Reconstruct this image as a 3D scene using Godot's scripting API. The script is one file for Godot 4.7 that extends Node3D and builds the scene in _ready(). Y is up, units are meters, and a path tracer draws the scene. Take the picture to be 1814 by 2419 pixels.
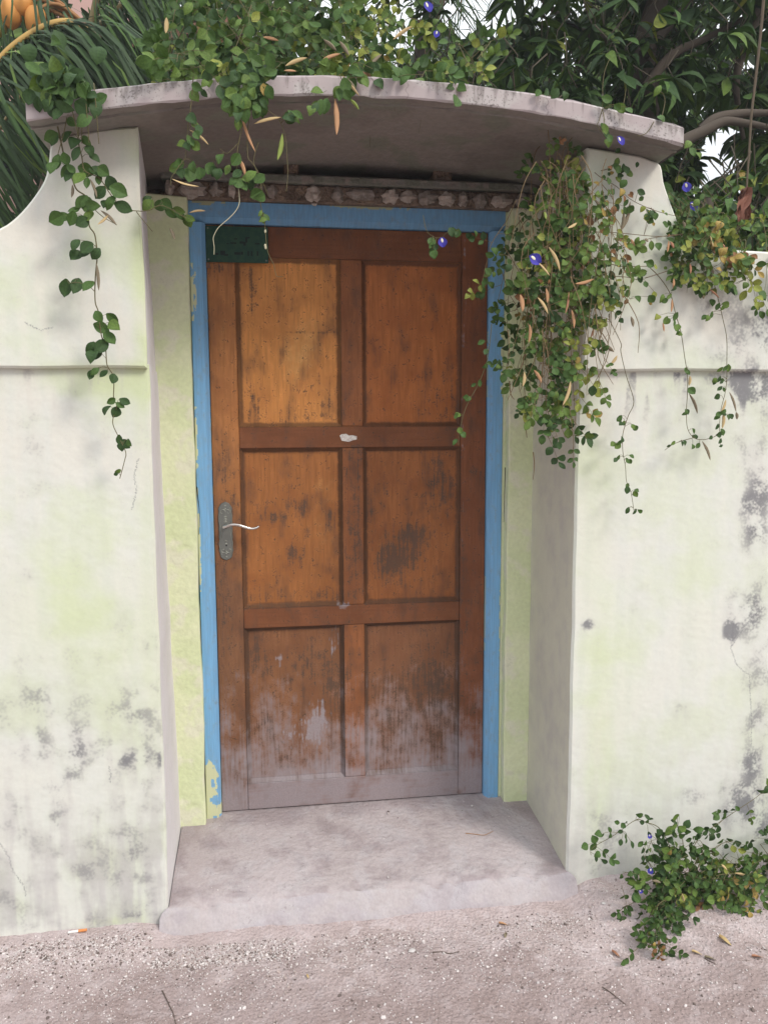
extends Node3D
# A garden gate: a panelled wooden door in a plastered wall under an arched concrete slab, overgrown by butterfly pea.

var rng := RandomNumberGenerator.new()
var mats := {}
var leaf_meshes := {}
var eye := Vector3(-0.3112, 1.5152, 2.3298)


# ------------------------------------------------------------------ mesh builder
class MB:
	var v := PackedVector3Array()
	var n := PackedVector3Array()
	var t := PackedVector2Array()
	var c := PackedColorArray()
	var ix := PackedInt32Array()
	var uvf: Callable = func(p): return Vector2(p.x, -p.y)
	var tint := Color.WHITE

	func vert(p: Vector3, nn: Vector3, uv: Vector2) -> int:
		v.append(p); n.append(nn); t.append(uv); c.append(tint)
		return v.size() - 1

	func tri(a: int, b: int, d: int):   # counter-clockwise seen from outside
		ix.append(a); ix.append(d); ix.append(b)

	func face(pts: Array, out: Vector3):
		var nn := Vector3.ZERO
		for i in pts.size():
			var a: Vector3 = pts[i]
			var b: Vector3 = pts[(i + 1) % pts.size()]
			nn += (a - pts[0]).cross(b - pts[0])
		if nn.length_squared() < 1e-20:
			return
		nn = nn.normalized()
		var p := pts
		if nn.dot(out) < 0.0:
			nn = -nn
			p = pts.duplicate()
			p.reverse()
		var base := v.size()
		for q in p:
			vert(q, nn, uvf.call(q))
		for i in range(1, p.size() - 1):
			tri(base, base + i, base + i + 1)

	func mesh(m: Material) -> ArrayMesh:
		var a := []
		a.resize(Mesh.ARRAY_MAX)
		a[Mesh.ARRAY_VERTEX] = v
		a[Mesh.ARRAY_NORMAL] = n
		a[Mesh.ARRAY_TEX_UV] = t
		a[Mesh.ARRAY_COLOR] = c
		a[Mesh.ARRAY_INDEX] = ix
		var me := ArrayMesh.new()
		me.add_surface_from_arrays(Mesh.PRIMITIVE_TRIANGLES, a)
		me.surface_set_material(0, m)
		return me


func box(mb: MB, lo: Vector3, hi: Vector3, ch := 0.003, wob := 0.0):
	var cc := (lo + hi) / 2
	var h := (hi - lo) / 2
	var corner := {}
	for sx in [-1, 1]:
		for sy in [-1, 1]:
			for sz in [-1, 1]:
				var s := Vector3(sx, sy, sz)
				var j := Vector3(rng.randf_range(-wob, wob), rng.randf_range(-wob, wob), rng.randf_range(-wob, wob))
				for ax in 3:
					var q := Vector3(ch, ch, ch)
					q[ax] = 0.0
					corner[[sx, sy, sz, ax]] = cc + s * (h - q) + j
	for ax in 3:
		var o1 := (ax + 1) % 3
		var o2 := (ax + 2) % 3
		for s in [-1, 1]:
			var pts := []
			for k in [[-1, -1], [1, -1], [1, 1], [-1, 1]]:
				var key := [0, 0, 0, ax]
				key[ax] = s; key[o1] = k[0]; key[o2] = k[1]
				pts.append(corner[key])
			var out := Vector3.ZERO
			out[ax] = s
			mb.face(pts, out)
	for ax in 3:   # edges along ax
		var o1 := (ax + 1) % 3
		var o2 := (ax + 2) % 3
		for s1 in [-1, 1]:
			for s2 in [-1, 1]:
				var pts := []
				for e in [[-1, o1], [1, o1], [1, o2], [-1, o2]]:
					var key := [0, 0, 0, e[1]]
					key[ax] = e[0]; key[o1] = s1; key[o2] = s2
					pts.append(corner[key])
				var out := Vector3.ZERO
				out[o1] = s1; out[o2] = s2
				mb.face(pts, out)
	for sx in [-1, 1]:
		for sy in [-1, 1]:
			for sz in [-1, 1]:
				mb.face([corner[[sx, sy, sz, 0]], corner[[sx, sy, sz, 1]], corner[[sx, sy, sz, 2]]], Vector3(sx, sy, sz))


func smooth(pts: Array, n: int) -> Array:
	var out := []
	for i in pts.size() - 1:
		var a: Vector3 = pts[maxi(i - 1, 0)]
		var b: Vector3 = pts[i]
		var c: Vector3 = pts[i + 1]
		var d: Vector3 = pts[mini(i + 2, pts.size() - 1)]
		for k in n:
			out.append(b.cubic_interpolate(c, a, d, float(k) / n))
	out.append(pts[-1])
	return out


func tube(mb: MB, pts: Array, r0: float, r1: float, sides := 5, flat := 1.0):
	var up := Vector3(0.13, 0.2, 1).normalized()
	var base := mb.v.size()
	for i in pts.size():
		var a: Vector3 = pts[maxi(i - 1, 0)]
		var b: Vector3 = pts[mini(i + 1, pts.size() - 1)]
		var tan := (b - a).normalized()
		if tan.length() < 0.5:
			tan = Vector3.DOWN
		var sx := tan.cross(up)
		if sx.length() < 0.1:
			sx = tan.cross(Vector3.RIGHT)
		sx = sx.normalized()
		var sy := sx.cross(tan).normalized()
		var f := float(i) / (pts.size() - 1)
		var r := lerpf(r0, r1, f)
		for k in sides:
			var ang := TAU * k / sides
			var d := sx * cos(ang) + sy * sin(ang)
			mb.vert(pts[i] + sx * cos(ang) * r + sy * sin(ang) * r * flat, d, Vector2(float(k) / sides, f))
	for i in pts.size() - 1:
		for k in sides:
			var p := base + i * sides + k
			var q := base + i * sides + (k + 1) % sides
			mb.tri(p, q + sides, q)
			mb.tri(p, p + sides, q + sides)


func blob(mb: MB, c: Vector3, r: Vector3, rough: float, rows := 6, cols := 9, seed := 1):
	# an uneven pebble or fruit
	var no := FastNoiseLite.new()
	no.seed = seed
	no.frequency = 0.9
	var P := []
	for i in rows + 1:
		var row := []
		var th := PI * i / rows
		for k in cols:
			var ph := TAU * k / cols
			var d := Vector3(sin(th) * cos(ph), cos(th), sin(th) * sin(ph))
			row.append(c + d * r * (1.0 + rough * no.get_noise_3dv(d * 1.3 + Vector3(seed, 0, 0))))
		P.append(row)
	for i in rows:
		for k in cols:
			var q := [P[i][k], P[i][(k + 1) % cols], P[i + 1][(k + 1) % cols], P[i + 1][k]]
			if i == 0: q = [P[0][0], P[1][(k + 1) % cols], P[1][k]]
			elif i == rows - 1: q = [P[i][k], P[i][(k + 1) % cols], P[rows][0]]
			var m := Vector3.ZERO
			for e in q: m += e
			mb.face(q, m / q.size() - c)


func egg(mb: MB, c: Vector3, r: Vector3, rough: float, rows := 14, cols := 20, seed := 1):
	# a smooth uneven fruit
	var no := FastNoiseLite.new()
	no.seed = seed
	no.frequency = 0.6
	var base := mb.v.size()
	for i in rows + 1:
		for k in cols:
			var th := PI * i / rows
			var ph := TAU * k / cols
			var d := Vector3(sin(th) * cos(ph), cos(th), sin(th) * sin(ph))
			mb.vert(c + d * r * (1.0 + rough * no.get_noise_3dv(d * 1.3 + Vector3(seed, 0, 0)) + 0.02 * cos(ph * 3.0)), (d / r).normalized(), Vector2(float(k) / cols, float(i) / rows))
	for i in rows:
		for k in cols:
			var a := base + i * cols + k
			var b := base + i * cols + (k + 1) % cols
			mb.tri(a, b, b + cols); mb.tri(a, b + cols, a + cols)


func extrude(mb: MB, poly: PackedVector2Array, z0: float, z1: float, bev: float):
	if Geometry2D.is_polygon_clockwise(poly):
		poly.reverse()
	var m := poly.size()
	var ins := PackedVector2Array()
	var outn := []
	for i in m:
		var e := (poly[(i + 1) % m] - poly[i]).normalized()
		outn.append(Vector2(e.y, -e.x))
	for i in m:
		var a: Vector2 = outn[(i + m - 1) % m]
		var b: Vector2 = outn[i]
		ins.append(poly[i] - (a + b) / maxf(1.0 + a.dot(b), 0.4) * bev)
	for tri in [[ins, z1, Vector3.BACK], [poly, z0, Vector3.FORWARD]]:
		var idx := Geometry2D.triangulate_polygon(tri[0])
		for k in range(0, idx.size(), 3):
			var pts := []
			for j in 3:
				var q: Vector2 = tri[0][idx[k + j]]
				pts.append(Vector3(q.x, q.y, tri[1]))
			mb.face(pts, tri[2])
	for i in m:
		var j := (i + 1) % m
		var o := Vector3(outn[i].x, outn[i].y, 0)
		var a := poly[i]
		var b := poly[j]
		mb.face([Vector3(a.x, a.y, z0), Vector3(b.x, b.y, z0), Vector3(b.x, b.y, z1 - bev), Vector3(a.x, a.y, z1 - bev)], o)
		mb.face([Vector3(a.x, a.y, z1 - bev), Vector3(b.x, b.y, z1 - bev), Vector3(ins[j].x, ins[j].y, z1), Vector3(ins[i].x, ins[i].y, z1)], o + Vector3.BACK)


func rough_line(a: Vector2, b: Vector2, step: float, amp: float, seed: int) -> Array:
	# points from a to (not including) b, wandering a little as hand-laid plaster does
	var no := FastNoiseLite.new()
	no.seed = seed
	no.frequency = 3.0
	var k := maxi(1, int(a.distance_to(b) / step))
	var nor := (b - a).normalized().orthogonal()
	var out := []
	for i in k:
		var f := float(i) / k
		out.append(a.lerp(b, f) + nor * amp * no.get_noise_2d(f * a.distance_to(b), seed) * (0.0 if i == 0 else 1.0))
	return out


# ------------------------------------------------------------------ scene helpers
func put(called: String, mb: MB, m: Material, parent: Node = self) -> MeshInstance3D:
	return put_mesh(called, mb.mesh(m), parent)


func put_mesh(called: String, me: Mesh, parent: Node = self) -> MeshInstance3D:
	var o := MeshInstance3D.new()
	o.mesh = me
	o.name = numbered(called, parent)
	parent.add_child(o, true)
	return o


var taken := {}
func numbered(called: String, parent: Node) -> String:
	var key := [called, parent.get_instance_id()]
	var k: int = taken.get(key, 0)
	taken[key] = k + 1
	return called if k == 0 else "%s_%03d" % [called, k]


func thing(called: String, label: String, category: String, at := Vector3.ZERO, group := "") -> Node3D:
	var o := Node3D.new()
	o.name = numbered(called, self)
	add_child(o, true)
	o.position = at
	tag(o, label, category, group)
	return o


func tag(o: Node, label: String, category: String, group := ""):
	o.set_meta("label", label)
	o.set_meta("category", category)
	o.set_meta("kind", "thing")
	if group != "":
		o.set_meta("group", group)


func lin(r: float, g: float, b: float) -> Color:
	return Color(r, g, b).linear_to_srgb()


func mat(key: String, col: Color, rough := 0.85) -> StandardMaterial3D:
	if mats.has(key):
		return mats[key]
	var m := StandardMaterial3D.new()
	m.resource_name = key
	m.albedo_color = col
	m.roughness = rough
	m.metallic_specular = 0.35
	mats[key] = m
	return m


# ------------------------------------------------------------------ textures
func noise_bytes(w: int, h: int, cycles: float, seed: int, oct := 4, seamless := false, sw := 1.0, sh := 1.0) -> PackedByteArray:
	# cycles across the width; sw, sh below 1 draw it coarser along that way and stretch it
	var no := FastNoiseLite.new()
	no.seed = seed
	no.noise_type = FastNoiseLite.TYPE_SIMPLEX
	no.fractal_octaves = oct
	var cw := maxi(8, int(w * sw))
	var chh := maxi(8, int(h * sh))
	no.frequency = cycles / w
	var im := no.get_seamless_image(cw, chh) if seamless else no.get_image(cw, chh)
	if cw != w or chh != h:
		im.resize(w, h, Image.INTERPOLATE_CUBIC)
	im.convert(Image.FORMAT_L8)
	return im.get_data()


func tex_from(buf: PackedByteArray, w: int, h: int) -> ImageTexture:
	var im := Image.create_from_data(w, h, false, Image.FORMAT_RGB8, buf)
	im.generate_mipmaps()
	return ImageTexture.create_from_image(im)


var enc := PackedByteArray()
func make_enc():
	enc.resize(1025)
	for i in 1025:
		enc[i] = int(clampf(lin(i / 1024.0, 0, 0).r * 255.0 + 0.5, 0, 255))


func b8(x: float) -> int:
	return enc[clampi(int(x * 1024.0), 0, 1024)]


func tile(key: String, w: int, cols: Array, cyc: Array, spots := 0.0, spot_col := Vector3(0.1, 0.09, 0.08), grain := 0.12) -> ImageTexture:
	# a tile that repeats without a seam: three colours mixed by broad noise, grain and spots
	var a := noise_bytes(w, w, cyc[0], hash(key) % 1000, 4, true)
	var b := noise_bytes(w, w, cyc[1], hash(key) % 1000 + 7, 4, true)
	var f := noise_bytes(w, w, cyc[2], hash(key) % 1000 + 13, 3, true)
	var buf := PackedByteArray()
	buf.resize(w * w * 3)
	var c0: Vector3 = cols[0]
	var c1: Vector3 = cols[1]
	var c2: Vector3 = cols[2]
	for i in w * w:
		var x := a[i] / 255.0
		var y := b[i] / 255.0
		var z := f[i] / 255.0
		var c := c0.lerp(c1, smoothstep(0.35, 0.65, x))
		c = c.lerp(c2, smoothstep(0.5, 0.8, y))
		c *= 1.0 + grain * (z - 0.5) * 2.0
		if spots > 0.0:
			c = c.lerp(spot_col, smoothstep(0.74, 0.84, y * 0.45 + z * 0.55) * spots)
		buf[i * 3] = b8(c.x); buf[i * 3 + 1] = b8(c.y); buf[i * 3 + 2] = b8(c.z)
	return tex_from(buf, w, w)


func relief(cyc: float, seed: int) -> ImageTexture:
	var w := 512
	var a := noise_bytes(w, w, cyc, seed, 5, true)
	var im := Image.create_from_data(w, w, false, Image.FORMAT_L8, a)
	return ImageTexture.create_from_image(im)


func tile_mat(key: String, tx: Texture2D, rough: float, per_metre: float, bump: Texture2D, bump_cm: float) -> StandardMaterial3D:
	var m := mat(key, Color.WHITE, rough)
	m.albedo_texture = tx
	m.uv1_triplanar = true
	m.uv1_world_triplanar = true
	m.uv1_scale = Vector3.ONE * per_metre
	if bump:
		m.heightmap_enabled = true
		m.heightmap_texture = bump
		m.heightmap_scale = bump_cm
	return m


var edge_noise := FastNoiseLite.new()
func stamp(field: PackedFloat32Array, w: int, h: int, x0: float, y1: float, ppm: float, s: Array):
	# a soft blob of the strength s[4] at (s[0], s[1]) with the radii s[2], s[3]
	var cx: float = (s[0] - x0) * ppm
	var cy: float = (y1 - s[1]) * ppm
	var rx: float = maxf(s[2] * ppm, 1.0)
	var ry: float = maxf(s[3] * ppm, 1.0)
	var fr := 90.0 / ppm
	for y in range(maxi(0, int(cy - ry * 1.9)), mini(h, int(cy + ry * 1.9) + 1)):
		for x in range(maxi(0, int(cx - rx * 1.9)), mini(w, int(cx + rx * 1.9) + 1)):
			var d := Vector2((x - cx) / rx, (y - cy) / ry).length()
			if d > 1.95: continue
			d += 0.75 * edge_noise.get_noise_2d(x * fr, y * fr * 0.7)
			if d < 1.6:
				field[y * w + x] += s[4] * (1.0 - smoothstep(0.1, 1.6, d))


func draw_crack(field: PackedFloat32Array, w: int, h: int, x0: float, y1: float, ppm: float, pts: Array, s: float):
	for i in pts.size() - 1:
		var a := Vector2((pts[i].x - x0) * ppm, (y1 - pts[i].y) * ppm)
		var b := Vector2((pts[i + 1].x - x0) * ppm, (y1 - pts[i + 1].y) * ppm)
		var k := int(a.distance_to(b)) + 1
		for j in k:
			var q := a.lerp(b, float(j) / k) + Vector2(rng.randf_range(-0.9, 0.9), rng.randf_range(-0.5, 0.5))
			var x := int(q.x)
			var y := int(q.y)
			if x >= 0 and y >= 0 and x < w and y < h:
				field[y * w + x] = maxf(field[y * w + x], s * rng.randf_range(0.6, 1.0))


func wall_tex(x0: float, x1: float, y0: float, y1: float, side: int, stains: Array, cracks: Array, greens: Array) -> ImageTexture:
	var ppm := 430.0
	var w := int((x1 - x0) * ppm)
	var h := int((y1 - y0) * ppm)
	var sd := 40 + side * 9
	var big := noise_bytes(w, h, (x1 - x0) * 2.2, sd, 4)
	var mid := noise_bytes(w, h, (x1 - x0) * 9.0, sd + 1, 5)
	var fine := noise_bytes(w, h, (x1 - x0) * 70.0, sd + 2, 4)
	var run := noise_bytes(w, h, (x1 - x0) * 16.0, sd + 3, 4, false, 1.0, 0.13)
	var mold := PackedFloat32Array()
	mold.resize(w * h)
	var gr := PackedFloat32Array()
	gr.resize(w * h)
	var crack := PackedFloat32Array()
	crack.resize(w * h)
	for s in stains: stamp(mold, w, h, x0, y1, ppm, s)
	for s in greens: stamp(gr, w, h, x0, y1, ppm, s)
	for c in cracks: draw_crack(crack, w, h, x0, y1, ppm, c, 1.0)
	var white := Vector3(0.642, 0.652, 0.605)
	var green := Vector3(0.565, 0.62, 0.40)
	var cream := Vector3(0.665, 0.638, 0.56)
	var grey := Vector3(0.185, 0.185, 0.195)
	var damp := Vector3(0.40, 0.375, 0.385)
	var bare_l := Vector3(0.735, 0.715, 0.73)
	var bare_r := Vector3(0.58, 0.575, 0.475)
	var buf := PackedByteArray()
	buf.resize(w * h * 3)
	for y in h:
		var wy := y1 - y / ppm
		for x in w:
			var i := y * w + x
			var wx := x0 + x / ppm
			var a := big[i] / 255.0
			var b := mid[i] / 255.0
			var f := fine[i] / 255.0
			var r := run[i] / 255.0
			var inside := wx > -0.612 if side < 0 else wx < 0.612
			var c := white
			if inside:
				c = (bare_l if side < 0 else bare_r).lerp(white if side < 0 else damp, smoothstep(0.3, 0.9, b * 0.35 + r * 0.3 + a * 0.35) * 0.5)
			else:
				c = c.lerp(green, clampf(smoothstep(0.30, 0.85, a * 0.75 + b * 0.25) * (0.42 if side > 0 else 0.55) + gr[i], 0.0, 1.0))
				c = c.lerp(cream, smoothstep(0.35, 0.85, (1.0 - a) * 0.7 + r * 0.3) * lerpf(0.35, 0.85, smoothstep(1.1, 1.8, wy)))
				c = c.lerp(damp, smoothstep(0.75, 0.05, wy) * smoothstep(0.30, 0.66, r * 0.5 + a * 0.3 + b * 0.2) * (0.62 if side < 0 else 0.30))
			var m := mold[i] * (0.74 if side < 0 else 1.08)
			if not inside:   # drips from the ledge, and a broad bloom low down
				if wy < 1.655: m += smoothstep(1.44, 1.655, wy) * smoothstep(0.45, 0.85, r) * (0.40 if side < 0 else 0.75)
				if side < 0: m += 0.30 * smoothstep(1.05, 0.65, wy) * smoothstep(0.35, 0.65, a * 0.6 + b * 0.4)
			if m > 0.01:
				var k := smoothstep(0.26, 0.86, m * 0.58 + (b - 0.5) * 1.25 + (f - 0.5) * 0.75 + (r - 0.5) * 0.35)
				c = c.lerp(damp * 0.95, minf(1.0, m * 0.9) * smoothstep(0.2, 0.8, b * 0.45 + r * 0.4 + a * 0.15) * 0.7)
				c = c.lerp(grey, k * clampf(m * 0.85, 0.0, 0.88))
			# thin pitting all over
			var p := smoothstep(0.66, 0.80, f * 0.6 + b * 0.4)
			c = c.lerp(damp, p * 0.18)
			c *= 1.0 + (f - 0.5) * 0.05 + (r - 0.5) * 0.05
			if crack[i] > 0.0:
				c = c.lerp(grey, crack[i] * 0.8)
			buf[i * 3] = b8(c.x); buf[i * 3 + 1] = b8(c.y); buf[i * 3 + 2] = b8(c.z)
	return tex_from(buf, w, h)


func door_tex(x0: float, x1: float, y0: float, y1: float, darks: Array, pales: Array) -> ImageTexture:
	var ppm := 620.0
	var w := int((x1 - x0) * ppm)
	var h := int((y1 - y0) * ppm)
	var gv := noise_bytes(w, h, 70.0, 301, 4, false, 1.0, 0.07)
	var gh := noise_bytes(w, h, 5.0, 302, 4, false, 0.5, 1.0)
	var gh2 := noise_bytes(w, h, 60.0, 309, 4, false, 0.06, 1.0)
	var big := noise_bytes(w, h, 5.0, 303, 4)
	var mid := noise_bytes(w, h, 22.0, 304, 5)
	var fine := noise_bytes(w, h, 110.0, 305, 3)
	var gr2 := noise_bytes(w, h, 9.0, 311, 5, false, 1.0, 0.42)
	var dark := PackedFloat32Array()
	dark.resize(w * h)
	var pale := PackedFloat32Array()
	pale.resize(w * h)
	for s in darks: stamp(dark, w, h, x0, y1, ppm, s)
	for s in pales: stamp(pale, w, h, x0, y1, ppm, s)
	var glow := PackedFloat32Array()
	glow.resize(w * h)
	for s in [[-0.20, 1.72, 0.13, 0.19, 0.75], [-0.13, 1.82, 0.08, 0.12, 0.35], [-0.44, 1.80, 0.05, 0.30, 0.4], [-0.12, 1.15, 0.12, 0.18, 0.40], [0.13, 1.05, 0.10, 0.16, 0.35], [0.10, 1.62, 0.10, 0.14, 0.25], [-0.12, 1.30, 0.10, 0.08, 0.3]]: stamp(glow, w, h, x0, y1, ppm, s)
	var tones := [[Vector3(0.60, 0.255, 0.072), Vector3(0.385, 0.130, 0.037)], [Vector3(0.325, 0.125, 0.038), Vector3(0.285, 0.104, 0.034)], [Vector3(0.22, 0.095, 0.042), Vector3(0.21, 0.090, 0.042)]]  # panel tones, with part of the light across the door painted in
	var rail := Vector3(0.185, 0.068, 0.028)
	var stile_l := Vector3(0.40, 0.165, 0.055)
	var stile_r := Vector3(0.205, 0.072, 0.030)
	var munt := Vector3(0.25, 0.092, 0.034)
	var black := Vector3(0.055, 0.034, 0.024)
	var dust := Vector3(0.275, 0.240, 0.255)
	var buf := PackedByteArray()
	buf.resize(w * h * 3)
	for y in h:
		var wy := y1 - y / ppm
		for x in w:
			var i := y * w + x
			var wx := x0 + x / ppm
			var m := mid[i] / 255.0
			var f := fine[i] / 255.0
			var bg := big[i] / 255.0
			var g := gv[i] / 255.0
			var c: Vector3
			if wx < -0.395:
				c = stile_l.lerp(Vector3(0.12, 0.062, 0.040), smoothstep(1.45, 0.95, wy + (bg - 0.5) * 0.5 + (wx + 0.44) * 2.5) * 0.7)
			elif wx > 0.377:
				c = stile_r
			else:
				var row := 0 if wy > 1.452 else (1 if wy > 0.822 else 2)
				var in_rail := wy > 2.053 or (wy < 1.490 and wy > 1.416) or (wy < 0.857 and wy > 0.785) or wy < 0.215
				if in_rail:
					c = rail
					g = gh2[i] / 255.0 * 0.7 + gh[i] / 255.0 * 0.3
				elif wx > -0.045 and wx < 0.03:
					c = munt
				else:
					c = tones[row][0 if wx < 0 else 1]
			c = c.lerp(c * Vector3(0.66, 0.60, 0.60), smoothstep(0.35, 0.95, bg * 0.6 + g * 0.4) * 0.8)
			c *= 0.74 + 0.52 * g
			# bleached varnish, with soft pools of daylight painted into the colour
			c = c.lerp(Vector3(0.66, 0.36, 0.125), smoothstep(0.30, 1.0, glow[i] * (0.75 + 0.5 * m)) * 0.85)
			c = c.lerp(Vector3(0.085, 0.045, 0.030), smoothstep(0.48, 0.86, (gr2[i] / 255.0) * 0.62 + g * 0.25 + m * 0.13) * 0.62)
			c *= 0.96
			# darker lines along the mouldings
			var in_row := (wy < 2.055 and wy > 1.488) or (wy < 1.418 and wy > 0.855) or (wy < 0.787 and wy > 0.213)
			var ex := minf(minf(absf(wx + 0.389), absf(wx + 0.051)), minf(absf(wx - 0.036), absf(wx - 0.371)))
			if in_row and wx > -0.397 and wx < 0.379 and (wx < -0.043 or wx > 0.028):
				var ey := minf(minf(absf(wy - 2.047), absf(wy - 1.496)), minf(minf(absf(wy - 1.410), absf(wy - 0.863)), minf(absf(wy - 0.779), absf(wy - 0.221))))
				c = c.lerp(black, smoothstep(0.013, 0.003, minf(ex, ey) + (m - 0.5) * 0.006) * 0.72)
			c = c.lerp(c * 1.22, smoothstep(0.45, 0.85, m) * 0.5)
			# worn dark flecks and stains
			c = c.lerp(black, smoothstep(0.70, 0.78, m * 0.55 + f * 0.45) * 0.75)
			var d := dark[i]
			if d > 0.01:
				c = c.lerp(black * 1.5, clampf(smoothstep(0.18, 1.10, d * 0.78 + (m - 0.5) * 0.75 + (f - 0.5) * 0.6 + (g - 0.5) * 1.1) * 0.85, 0, 1))
			# settled dust towards the bottom
			var du := smoothstep(0.56, 0.08, wy + (bg - 0.5) * 0.34 + (g - 0.5) * 0.20 + (m - 0.5) * 0.14 + (f - 0.5) * 0.12 + (gr2[i] / 255.0 - 0.5) * 0.08) * 0.86
			if pale[i] > 0.01: du = maxf(du, smoothstep(0.35, 1.0, pale[i] * 0.9 + (m - 0.5) * 1.0 + (g - 0.5) * 1.2) * 0.85)
			c = c.lerp(dust * (0.9 + 0.25 * f), du)
			buf[i * 3] = b8(c.x); buf[i * 3 + 1] = b8(c.y); buf[i * 3 + 2] = b8(c.z)
	return tex_from(buf, w, h)


func strip_tex(w: int, h: int, base: Vector3, worn: Vector3, under: Vector3, patches: Array, seed: int) -> ImageTexture:
	# painted timber: a coat with rubbed and chipped places; patches are [x, y, rx, ry] in pixels
	var a := noise_bytes(w, h, w / 40.0, seed, 4)
	var f := noise_bytes(w, h, w / 7.0, seed + 1, 3)
	var g := noise_bytes(w, h, w / 10.0, seed + 2, 3, false, 1.0, 0.06)
	var buf := PackedByteArray()
	buf.resize(w * h * 3)
	for y in h:
		for x in w:
			var i := y * w + x
			var c := base.lerp(worn, smoothstep(0.4, 0.75, a[i] / 255.0) * 0.55)
			c *= 0.88 + 0.22 * (g[i] / 255.0)
			c = c.lerp(Vector3(0.20, 0.24, 0.26), smoothstep(0.60, 0.95, a[i] / 255.0 * 0.6 + g[i] / 255.0 * 0.4) * 0.45)
			c = c.lerp(under * 0.4, smoothstep(0.80, 0.86, f[i] / 255.0 * 0.6 + a[i] / 255.0 * 0.4) * 0.5)
			for p in patches:
				var d := Vector2((x - p[0]) / p[2], (y - p[1]) / p[3]).length() + (a[i] / 255.0 - 0.5) * 1.8
				if d < 1.0:
					c = under
			buf[i * 3] = b8(c.x); buf[i * 3 + 1] = b8(c.y); buf[i * 3 + 2] = b8(c.z)
	return tex_from(buf, w, h)


# ------------------------------------------------------------------ plants
func leaf_color(k: int) -> Vector3:
	return [Vector3(0.040, 0.082, 0.026), Vector3(0.066, 0.128, 0.032), Vector3(0.115, 0.185, 0.040), Vector3(0.255, 0.285, 0.060), Vector3(0.36, 0.255, 0.075), Vector3(0.27, 0.135, 0.065), Vector3(0.030, 0.058, 0.024)][k]


var leaf_picture: ImageTexture
func leaf_tex() -> ImageTexture:
	# a paler midrib and side veins on mottled green
	if leaf_picture: return leaf_picture
	var w := 96
	var a := noise_bytes(w, w, 5.0, 900, 4)
	var buf := PackedByteArray()
	buf.resize(w * w * 3)
	for y in w:
		for x in w:
			var u := absf(x / float(w) - 0.5)
			var v := y / float(w)
			var c := Vector3(0.86, 0.86, 0.84) * (0.72 + 0.5 * (a[y * w + x] / 255.0))
			var side := absf(fposmod((v + u * 0.75) * 7.0, 1.0) - 0.5)
			c = c.lerp(Vector3(1.0, 1.0, 0.86), smoothstep(0.09, 0.0, side) * 0.30)
			c = c.lerp(Vector3(1.0, 1.0, 0.80), smoothstep(0.030, 0.008, u) * 0.65)
			c = c.lerp(Vector3(0.50, 0.38, 0.24), smoothstep(0.80, 0.92, a[(y * w + x * 7) % (w * w)] / 255.0) * 0.7)
			buf[(y * w + x) * 3] = b8(c.x); buf[(y * w + x) * 3 + 1] = b8(c.y); buf[(y * w + x) * 3 + 2] = b8(c.z)
	leaf_picture = tex_from(buf, w, w)
	return leaf_picture


func leaf_mat(k: int) -> StandardMaterial3D:
	var key := "leaf_%d" % k
	if mats.has(key):
		return mats[key]
	var c := leaf_color(k)
	var m := mat(key, lin(minf(c.x * 1.12, 1), minf(c.y * 1.12, 1), minf(c.z * 1.12, 1)), 0.6)
	m.albedo_texture = leaf_tex()
	m.vertex_color_use_as_albedo = true
	m.backlight_enabled = true
	m.backlight = Color(0.5, 0.55, 0.2)
	m.cull_mode = BaseMaterial3D.CULL_DISABLED
	return m


func stuff_leaf_mat() -> StandardMaterial3D:
	var m := mat("leaf_copies", Color.WHITE, 0.6)
	m.albedo_texture = leaf_tex()
	m.vertex_color_use_as_albedo = true
	m.backlight_enabled = true
	m.backlight = Color(0.5, 0.55, 0.2)
	m.cull_mode = BaseMaterial3D.CULL_DISABLED
	return m


func leaf_shape(kind: String, variant: int) -> MB:
	# length 1 along -Y, centred on its middle, facing +Z
	var widths := {"pea": [0.06, 0.27, 0.385, 0.41, 0.355, 0.235, 0.0], "oval": [0.05, 0.20, 0.29, 0.32, 0.29, 0.20, 0.03], "long": [0.02, 0.085, 0.125, 0.135, 0.11, 0.06, 0.0], "strip": [0.007, 0.0125, 0.0145, 0.0145, 0.012, 0.008, 0.0]}
	var ws: Array = widths[kind]
	var bend: float = [0.07, -0.10, 0.20, -0.02, 0.30][variant] * (1.0 if kind != "strip" else 3.0)
	var fold: float = [0.12, 0.24, 0.04, 0.40, 0.15][variant]
	var twist: float = [0.0, 0.3, -0.35, 0.1, -0.6][variant]
	var mb := MB.new()
	var m := ws.size() - 1
	var rows := []
	for i in m + 1:
		var f := float(i) / m
		var y := 0.5 - f
		var zc := -bend * (f - 0.5) * (f - 0.5) * 4.0 + bend
		var w: float = ws[i]
		var tw := twist * (f - 0.5)
		rows.append([Vector3(-w, y, zc + fold * w - tw * w), Vector3(0, y - (0.0 if i < m else 0.03), zc), Vector3(w, y, zc + fold * w + tw * w)])
	for i in m:
		for s in 2:
			var q := [rows[i][s], rows[i][s + 1], rows[i + 1][s + 1], rows[i + 1][s]]
			var nn: Vector3 = (q[2] - q[0]).cross(q[1] - q[3])
			if nn.length() < 1e-9: nn = Vector3.BACK
			nn = nn.normalized()
			if nn.z < 0: nn = -nn
			var ids := []
			for j in 4:
				var p: Vector3 = q[j]
				var edge := absf(p.x) > 0.001
				mb.tint = Color(0.92, 0.92, 0.92) if edge else Color(1.18, 1.14, 1.1)
				ids.append(mb.vert(p, (nn + Vector3(p.x * -0.5, 0, 0.4)).normalized(), Vector2(p.x + 0.5, 0.5 - p.y)))
			mb.tri(ids[0], ids[2], ids[1]); mb.tri(ids[0], ids[3], ids[2])
	return mb


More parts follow.
